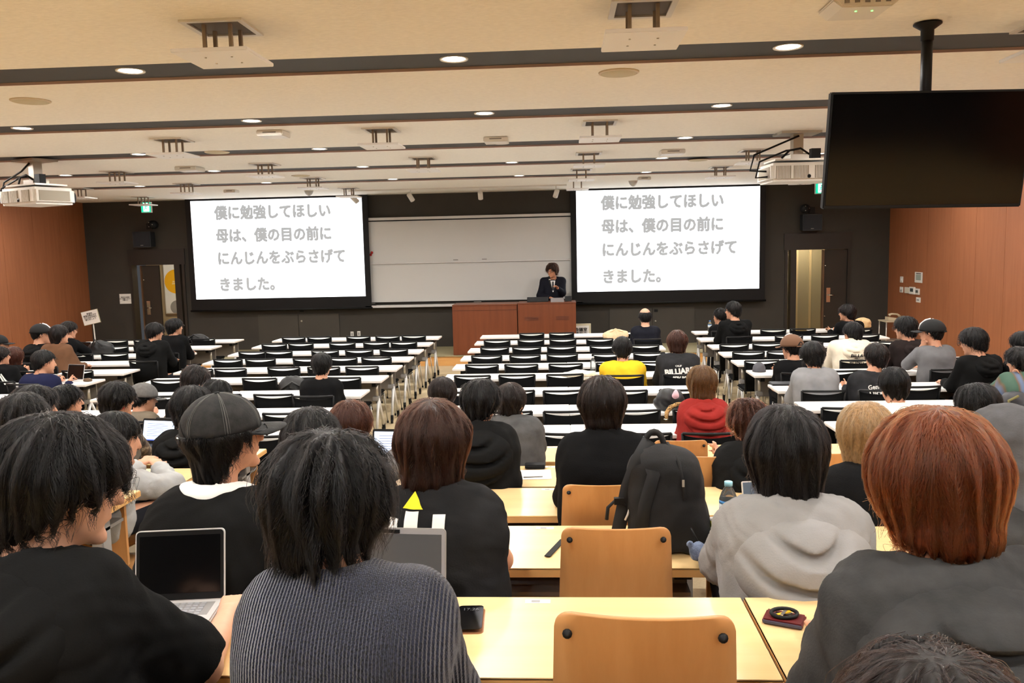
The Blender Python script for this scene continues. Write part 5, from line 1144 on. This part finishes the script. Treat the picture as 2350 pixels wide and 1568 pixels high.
q = laptop('laptop with lit document screen before reddish-brown hair', P(905, 1064, Z=z2), .29, .2, .19, 5, 14, SCR_ON, body=M_BLACK); page(q, .29, .2, 14)
q = laptop('laptop with lit blue screen beside black hooded sweatshirt', P(362, 1022, Z=z1), .30, .19, .19, 12, 14, SCR_ON, body=M_BLACK); page(q, .3, .19, 14)
laptop('open laptop with dark screen on left tables near navy sweater', P(172, 873, Z=.72), .26, .19, .18, 15, 14, SCR_OFF)
q = laptop('small laptop with lit screen beside grey raglan sweater', P(2087, 814, Z=.72), .25, .18, .18, -15, 14, SCR_ON); page(q, .25, .18, 14)
laptop('dark laptop half hidden behind brown-jacketed person', P(192, 800, Z=.72), .26, .1, .15, 10, 14, SCR_OFF, body=M_BLACK)
o = empty('closed_laptop', P(1798, 884, Z=.72), 'closed dark laptop beside pale grey sweatshirt', 'laptop'); MB().box(-.13, .13, -.05, .13, 0, .022).build('shell', mat('slate', (60, 62, 66), .5), o, bevel=.006); MB().box(-.12, .12, -.053, -.05, .009, .013).build('seam', M_BLACK, o)
o = empty('laptop_sleeve', P(2037, 819, Z=.72), 'grey fabric laptop sleeve on table in right block', 'sleeve'); MB().box(-.15, .15, -.05, .12, 0, .03).build('shell', mat('sleeve_grey', (66, 66, 68), .9), o, bevel=.01); MB().box(-.14, .14, -.053, -.05, .013, .018).build('zip', M_BLACK, o)
# tablet before the pale grey hoodie
v = P(1728, 1142, Z=1.041); o = empty('tablet', v, 'small tablet with grey screen standing before pale grey hoodie', 'tablet', rz=math.radians(8))
L = Matrix.Rotation(math.radians(-14), 4, 'X'); MB().prism(rrect(.1, .075, .008, 4, 0, .04), 0, .007, L).build('shell', M_SILV, o); MB().box(-.045, .045, -.0015, 0, .008, .072, L).build('display', mat('tablet_screen', (70, 80, 92), .3, emit=((90, 104, 120), .25)), o)
# phone on the nearest table
v = P(1079, 1425, Z=z5); o = empty('smartphone', v, 'smartphone in tan case lying on nearest beech table', 'phone', rz=math.radians(3))
MB().prism(rrect(.076, .152, .014, 5), 0, .009, Matrix.Rotation(-PI/2, 4, 'X') @ Matrix.Rotation(PI, 4, 'Z') @ Matrix.Translation((0, -.009, 0))).build('case', mat('case_tan', (176, 122, 84), .4, .3), o)
MB().prism(rrect(.067, .143, .011, 5), 0, .001, Matrix.Translation((0, 0, .0095)) @ Matrix.Rotation(PI/2, 4, 'X')).build('display', SCR_OFF, o)
link('clock_digits', text_mesh('clock_digits', '17:26', .02, mat('digits_dim', (70, 70, 72), .5), .0002), o, (0, .045, .0112))
# wallet with keys
v = P(1800, 1427, Z=z5); o = empty('wallet', v, 'maroon leather wallet lying right on nearest beech table', 'wallet', rz=math.radians(-24)); MB().box(-.05, .05, -.035, .035, 0, .014).build('leather', mat('maroon', (92, 26, 28), .4), o, bevel=.004); MB().box(-.048, .048, -.037, -.033, .004, .011).build('fold', mat('slate_blue', (60, 62, 84), .4), o)
o = empty('key_ring', v+Vector((.0, .002, .016)), 'key ring with keys on the maroon wallet', 'keys')
MB().tube([(.033*math.cos(2*PI*k/20), .02*math.sin(2*PI*k/20), .006+.004*math.sin(2*PI*k/20)) for k in range(21)], .005, 8).build('leather_loop', M_BLACK, o)
for k in range(4): kk = MB(); kk.box(-.012, .03, -.004, .004, 0, .002, Matrix.Rotation(.5*k-.5, 4, 'Z') @ Matrix.Translation((-.01, 0, .002+.002*k))); kk.build('key', M_CHROME if k != 2 else mat('key_yellow', (230, 180, 30), .4), o)
# paper and black wallet
v = P(1225, 1090, Z=z2); o = empty('paper_sheet', v, 'white paper sheet on beech table left of black turtleneck', 'paper', rz=.05); MB().box(-.1, .1, -.1, .1, 0, .002).build('sheet', M_PAPER, o); MB().tube([(-.06, -.07, .006), (.05, -.06, .006)], .004).build('pen', M_GREY, o)
v = P(1228, 1074, Z=z2+.003); o = empty('wallet', v, 'black folded wallet on white paper sheet', 'wallet'); MB().box(-.06, .06, -.03, .03, 0, .012).build('lower_half', M_BLACK, o, bevel=.004); MB().box(-.06, .06, -.03, .03, .013, .026, Matrix.Rotation(.06, 4, 'X')).build('upper_half', M_BLACK, o, bevel=.004)
# backpack on the beech table
YBP = 2.98
o = empty('backpack', P(1520, 1300, Y=YBP-.1), 'large black backpack standing on beech table', 'backpack'); o.location = (P(1530, 1290, Y=YBP).x, YBP, z4)
B0 = A(*P(1540, 1262, Y=YBP))-A(*o.location); B1 = A(*P(1526, 1078, Y=YBP))-A(*o.location); bx = A(.07, 0, 0)
def bag_fn(p):
    d = smin(s_cap(p, B0-bx*1.05, B1-bx*.62+A(-.01, 0, 0), .085, .082), s_cap(p, B0+bx*1.05, B1+bx*.62, .09, .084), .09)
    d = smin(d, s_cap(p, B0+A(.05, .07, 0), B1+A(.05, .06, -.07), .085, .06), .06); d = smax(d, .004-p[:, 2], .02)
    return d-.006*waves(p, 5, 34, 4, 2)-.003*waves(p, 9, 80, 3, 2)
M_BAG = mat('backpack_fabric', (26, 26, 27), .85, bump=(300, .3)); bg = soft('body', bag_fn, A(-.3, -.22, -.03), A(.36, .3, .56), .009, M_BAG, o)
def onbag(px, py, lift=.012):
    q_ = A(*P(px, py, Y=YBP-.35))-A(*o.location); c_ = A(0, 0, CAMZ)-A(*o.location); d_ = q_-c_; d_ /= np.linalg.norm(d_); t = np.linalg.norm(q_-c_)
    ts = np.linspace(t-.1, t+.75, 240); f_ = bag_fn(c_+d_*ts[:, None]); hit = np.argmax(f_ < 0) if (f_ < 0).any() else int(np.argmin(f_))
    return Vector(c_+d_*(ts[hit]-lift))
def belt(pts, w, th, name, m, parent):
    pts = [Vector(p) for p in pts]; mb = MB(); vs = []; n = len(pts)
    for i, p in enumerate(pts):
        t = (pts[min(i+1, n-1)]-pts[max(i-1, 0)]).normalized(); view = (p+Vector(o.location)-Vector((0, 0, CAMZ))).normalized(); s_ = t.cross(view).normalized(); vs += [p-s_*w/2, p+s_*w/2, p+s_*w/2+view*th, p-s_*w/2+view*th]
    fs = []
    for i in range(n-1):
        for k in range(4): fs.append((4*i+k, 4*i+(k+1) % 4, 4*i+4+(k+1) % 4, 4*i+4+k))
    fs += [(3, 2, 1, 0), (4*n-4, 4*n-3, 4*n-2, 4*n-1)]; mb._add(vs, fs, True); return mb.build(name, m, parent)
M_BELT = mat('strap_black', (26, 26, 27), .8)
belt([onbag(*q) for q in ((1490, 1010), (1462, 1060), (1440, 1120), (1425, 1190), (1410, 1260))], .05, .012, 'shoulder_strap', M_BELT, o)
belt([onbag(*q) for q in ((1530, 1015), (1558, 1060), (1568, 1110), (1572, 1150))], .012, .006, 'zip_flap', M_BELT, o)
belt([onbag(*q) for q in ((1480, 1030), (1500, 1090), (1480, 1160), (1470, 1230))], .045, .012, 'shoulder_strap', M_BELT, o)
MB().tube([onbag(1480, 1020, .0)+Vector(v_) for v_ in [(.033-.036*math.cos(PI*k/10), 0, -.015+.062*math.sin(PI*k/10)) for k in range(11)]], .011, 8).build('carry_handle', M_BELT, o)
MB().box(-.004, .004, -.004, .002, -.024, 0, Matrix.Translation(onbag(1568, 1102, .02))).build('zip_pull', M_STEEL, o)
bk_ = onbag(1436, 1160, .015); MB().tube([bk_+Vector((.03, .0, -.01)), bk_, bk_+Vector((-.04, -.01, .02)), bk_+Vector((-.065, -.01, -.005)), bk_+Vector((-.07, -.01, -.05))], .007, 6).build('side_strap', M_BELT, o); MB().box(-.018, .018, -.01, .01, -.012, .012, Matrix.Translation(bk_+Vector((-.025, -.012, .02)))).build('buckle', M_BLACK, o)
MB().tube([bk_+Vector((.012, -.015, -.01)), bk_+Vector((.005, -.018, -.03)), bk_+Vector((-.004, -.018, -.05))], .004, 6).build('carabiner', M_PWHITE, o)
v0 = P(1292, 1240, Z=z4+.002)-o.location; v1 = P(1256, 1278, Z=z4+.002)-o.location
mb = MB(); d_ = (v1-v0); s_ = Vector((-d_.y, d_.x, 0)).normalized()*.011; mb._add([v0-s_, v1-s_, v1+s_, v0+s_, v0-s_+Vector((0, 0, .003)), v1-s_+Vector((0, 0, .003)), v1+s_+Vector((0, 0, .003)), v0+s_+Vector((0, 0, .003))], [(3, 2, 1, 0), (4, 5, 6, 7), (0, 1, 5, 4), (1, 2, 6, 5), (2, 3, 7, 6), (3, 0, 4, 7)]); mb.build('loose_strap', M_BELT, o)
# fuzzy charm hanging on the backpack
v = P(1603, 1266, Y=2.80); o2 = empty('plush_charm', (v.x, 2.80, z4), 'small fuzzy blue-grey plush charm hanging from backpack', 'charm'); zc2 = v.z-z4
fz_ = lambda p: smin(s_ell(p, A(0, 0, zc2), A(.032, .03, .034)), s_ell(p, A(-.03, -.005, zc2+.026), A(.014, .008, .012)), .01)-.004*waves(p, 3, 260, 4)
soft('plush', fz_, A(-.07, -.06, zc2-.06), A(.07, .06, zc2+.06), .006, mat('plush_blue', (110, 124, 150), .95, noise=(80, .3), bump=(250, .8)), o2); MB().tube([(0, .01, zc2+.03), (-.02, .04, zc2+.07)], .003, 6).build('cord', M_BLACK, o2)
# bottles
def bottle(label, c, h, r, capc, liquid, lab=None, text=None, name='water_bottle'):
    o = empty(name, c, label, 'bottle'); g = mat('clear_pet_'+liquid[0], liquid[1], .06, trans=.92, ior=1.3)
    MB().lathe([(r*.8, 0), (r, h*.04), (r, h*.18), (r*.95, h*.24), (r, h*.3), (r*.96, h*.36), (r, h*.42), (r, h*.68), (r*.75, h*.8), (r*.42, h*.9), (r*.38, h*.94)], 24).build('bottle_body', g, o)
    MB().lathe([(r*.46, h*.92), (r*.46, h), (r*.42, h*1.005)], 20).build('screw_cap', mat('cap_'+capc[0], capc[1], .5), o)
    if lab: lb_ = MB().lathe([(r*1.012, h*.42), (r*1.012, h*.66), (r*1.002, h*.66), (r*1.002, h*.42)], 24, ring=True).build('paper_label', lab, o)
    if lab: MB().lathe([(r*1.016, h*.6), (r*1.016, h*.66), (r*1.012, h*.66), (r*1.012, h*.6)], 24, ring=True).build('label_band', mat('label_blue', (70, 140, 205), .5), lb_)
    if text:
        me = text_mesh('label_text', text, .019, INK, .0004); 
        for v_ in me.vertices: a_ = v_.co.x/(r*1.03); v_.co = Vector((r*1.03*math.sin(a_), -r*1.03*math.cos(a_), h*.54+v_.co.y))
        me.materials.clear(); me.materials.append(mat('label_navy', (40, 40, 110), .6)); link('label_text', me, lb_)
    return o
bottle('clear water bottle with light blue cap beside pale grey hoodie', P(1671, 1226, Z=z4), .205, .034, ('skyblue', (150, 206, 226)), ('clear', (232, 240, 240)), mat('label_white', (226, 236, 240), .5), '天然水')
bottle('green tea bottle beside the black backpack', P(1634, 1262, Z=z4), .12, .02, ('white', (220, 220, 220)), ('green', (150, 170, 40)), name='tea_bottle')
bottle('clear bottle with white cap beside yellow sweater', P(1361, 856, Z=.72), .2, .034, ('white', (220, 220, 220)), ('clear', (232, 240, 240)))
bottle('bottle with blue cap beside tall hoodie in front right row', P(1629, 762, Z=.72), .2, .034, ('blue', (70, 130, 200)), ('clear', (232, 240, 240)), mat('label_white', (226, 236, 240), .5))
bottle('clear water bottle near left frame edge', P(36, 862, Z=.72), .2, .034, ('white', (220, 220, 220)), ('clear', (232, 240, 240)))
# soft heaps: bags and clothing
def heap(name, label, cat, c, r, m, seed, part, amp=.018, extra=None):
    o = empty(name, c, label, cat); fn = lambda p: smax(smin(s_ell(p, A(0, 0, r[2]*.55), A(*r)), s_ell(p, A(r[0]*.5, .02, r[2]*.5), A(r[0]*.6, r[1]*.8, r[2]*.75)), .05)-amp*waves(p, seed, 30, 5, 2.4)-amp*.5*waves(p, seed+1, 70, 4, 2.5), .002-p[:, 2], .01)
    soft(part, fn, A(-r[0]*1.8, -r[1]*1.8, -.03), A(r[0]*1.9, r[1]*1.9, r[2]*2.2), .012, m, o); return o, fn
M_LEATH = mat('black_leather', (26, 26, 28), .4, noise=(20, .2)); M_NYL = mat('black_nylon', (18, 18, 19), .45)
def extra_strap(o, pts, m=M_NYL, r=.012): MB().tube(pts, r, 6).build('strap', m, o)
o, _ = heap('shoulder_bag', 'tan canvas bag on white table beside bald-crowned person', 'bag', P(1412, 777, Z=.72), (.2, .12, .1), mat('tan_canvas', (226, 196, 158), .9), 3, 'bag_body'); extra_strap(o, [(-.15, -.05, .08), (0, -.1, .17), (.15, -.05, .1)], mat('tan_canvas', (226, 196, 158), .9))
o, _ = heap('beige_coat', 'beige coat draped beside person before right doorway', 'coat', P(1978, 752, Z=.74), (.14, .1, .11), mat('beige_coat', (222, 188, 140), .9), 8, 'cloth'); MB().box(-.1, .1, -.09, -.07, .02, .05).build('sleeve_fold', mat('beige_coat', (222, 188, 140), .9), o, bevel=.01)
o, _ = heap('black_backpack', 'black backpack with straps on left block table', 'bag', P(230, 813, Z=.72), (.2, .13, .14), M_NYL, 12, 'bag_body'); extra_strap(o, [(-.1, -.1, .1), (.0, -.13, .25), (.1, -.1, .14)])
o, _ = heap('black_bag', 'black bag on chair beside front left person', 'bag', P(452, 788, Z=.72), (.2, .12, .1), M_NYL, 15, 'bag_body'); extra_strap(o, [(-.12, -.08, .08), (.0, -.1, .16), (.12, -.08, .08)])
o, _ = heap('black_jacket', 'black jacket heaped on chair beside lone black sweater', 'jacket', P(672, 912, Z=.6), (.17, .13, .16), M_NYL, 19, 'cloth'); extra_strap(o, [(-.1, -.12, .1), (.05, -.15, .2), (.15, -.1, .12)])
o, _ = heap('leather_jacket', 'black leather jacket with pink lining beside red hoodie', 'jacket', P(1533, 940, Z=.72), (.13, .1, .13), M_LEATH, 23, 'cloth'); vv = P(1550, 906, Y=o.location.y-.13)-o.location; soft('pink_lining', lambda p: s_ell(p, A(*vv), A(.028, .03, .045))-.008*waves(p, 4, 60, 3), A(*vv)-.1, A(*vv)+.1, .01, mat('pink_cloth', (236, 190, 200), .8), o)
def leopard():
    m = mat('leopard', (150, 112, 62), .8); nt = m.node_tree; n = nt.nodes.new('ShaderNodeTexVoronoi'); r = nt.nodes.new('ShaderNodeValToRGB'); tc = nt.nodes.new('ShaderNodeTexCoord'); n.inputs['Scale'].default_value = 55; r.color_ramp.elements[0].color = srgb(40, 26, 16); r.color_ramp.elements[0].position = .3; r.color_ramp.elements[1].color = srgb(176, 136, 82); r.color_ramp.elements[1].position = .42; nt.links.new(tc.outputs['Object'], n.inputs['Vector']); nt.links.new(n.outputs['Distance'], r.inputs[0]); nt.links.new(r.outputs[0], nt.nodes['Principled BSDF'].inputs['Base Color']); return m
v = P(1545, 962, Z=.72); o = empty('leopard_scarf', v, 'leopard-print strap curling before the red hoodie', 'scarf'); MB().tube([(-.07, -.05, .0), (-.055, 0, .06), (-.02, .03, .1), (.04, .04, .125), (.1, .05, .13)], [.016, .02, .02, .018, .014], 10).build('band', leopard(), o); MB().lathe([(.018, -.006), (.022, 0), (.018, .006)], 10, c=(-.07, -.05, .008)).build('ring', M_CHROME, o)
o, _ = heap('white_cloth', 'crumpled cream cloth beside clear bottle', 'cloth', P(1325, 864, Z=.72), (.2, .1, .045), mat('cream_cloth', (236, 226, 206), .9), 29, 'cloth', .016); MB().box(.12, .26, -.06, .0, .0, .03).build('corner', mat('cream_cloth', (236, 226, 206), .9), o, bevel=.012)
o, _ = heap('puffer_jacket', 'dark grey puffer jacket at right frame edge', 'jacket', P(2335, 945, Z=.74), (.16, .12, .12), mat('puffer_grey', (52, 52, 56), .5), 33, 'cloth', .02); extra_strap(o, [(-.12, -.1, .05), (-.14, -.12, .12), (-.06, -.12, .16)], mat('olive_strap', (110, 104, 60), .6))
o, _ = heap('brown_pouch', 'small brown pouch on left block table', 'pouch', P(200, 876, Z=.72), (.05, .03, .025), mat('pouch_brown', (96, 74, 52), .7), 35, 'pouch', .004); MB().box(-.04, .05, -.002, .002, .036, .041).build('zip', M_STEEL, o)
o = empty('pencil_case', P(425, 810, Z=.72), 'grey pencil case with red trim on left block table', 'pencil case'); MB().box(-.12, .12, -.035, .035, 0, .045).build('case', mat('case_grey', (76, 76, 78), .7), o, bevel=.012); MB().box(-.11, .11, -.004, .004, .045, .05).build('zip', mat('trim_red', (150, 40, 40), .6), o)
v = P(1742, 853, Z=.72); o = empty('grey_cap', v, 'grey knitted cap lying on right block table', 'cap'); soft('crown', lambda p: smax(s_ell(p, A(0, 0, .03), A(.075, .085, .085))-.003*waves(p, 3, 80, 3), .002-p[:, 2], .008), A(-.12, -.13, -.02), A(.12, .13, .15), .012, mat('cap_slate', (88, 88, 94), .9), o); MB().lathe([(.074, 0), (.08, .006), (.076, .022)], 20).build('brim_band', mat('cap_slate2', (74, 74, 80), .9), o)
o = empty('notebook', P(158, 858, Z=.72), 'white notebook lying on left block table', 'notebook', rz=.2); MB().box(-.12, .12, -.08, .08, 0, .01).build('cover', M_PAPER, o, bevel=.002); MB().tube([(-.12, -.08, .008), (-.12, .08, .008)], .005, 6).build('spiral', M_STEEL, o)
# microphone held by the speaker
h = PP['speaker']; hand_w = h['RZ'] @ (h['wr'][-1]) + h['base']; m0 = A(*P(1264, 655, Y=16.62)); m1 = A(*P(1260, 637, Y=16.72)); o = empty('microphone', tuple(m0), 'black and silver handheld microphone held by the speaker', 'microphone')
MB().tube([(0, 0, -.05), tuple((m1-m0)*.75)], [.012, .016], 10).build('handle', M_BLACK, o); MB().tube([tuple((m1-m0)*.62), tuple((m1-m0)*.78)], .019, 10).build('silver_ring', M_CHROME, o); MB().tube([tuple((m1-m0)*.78), tuple((m1-m0)*1.0), tuple((m1-m0)*1.12)], [.02, .026, .012], 12).build('grille', M_BLACK, o)
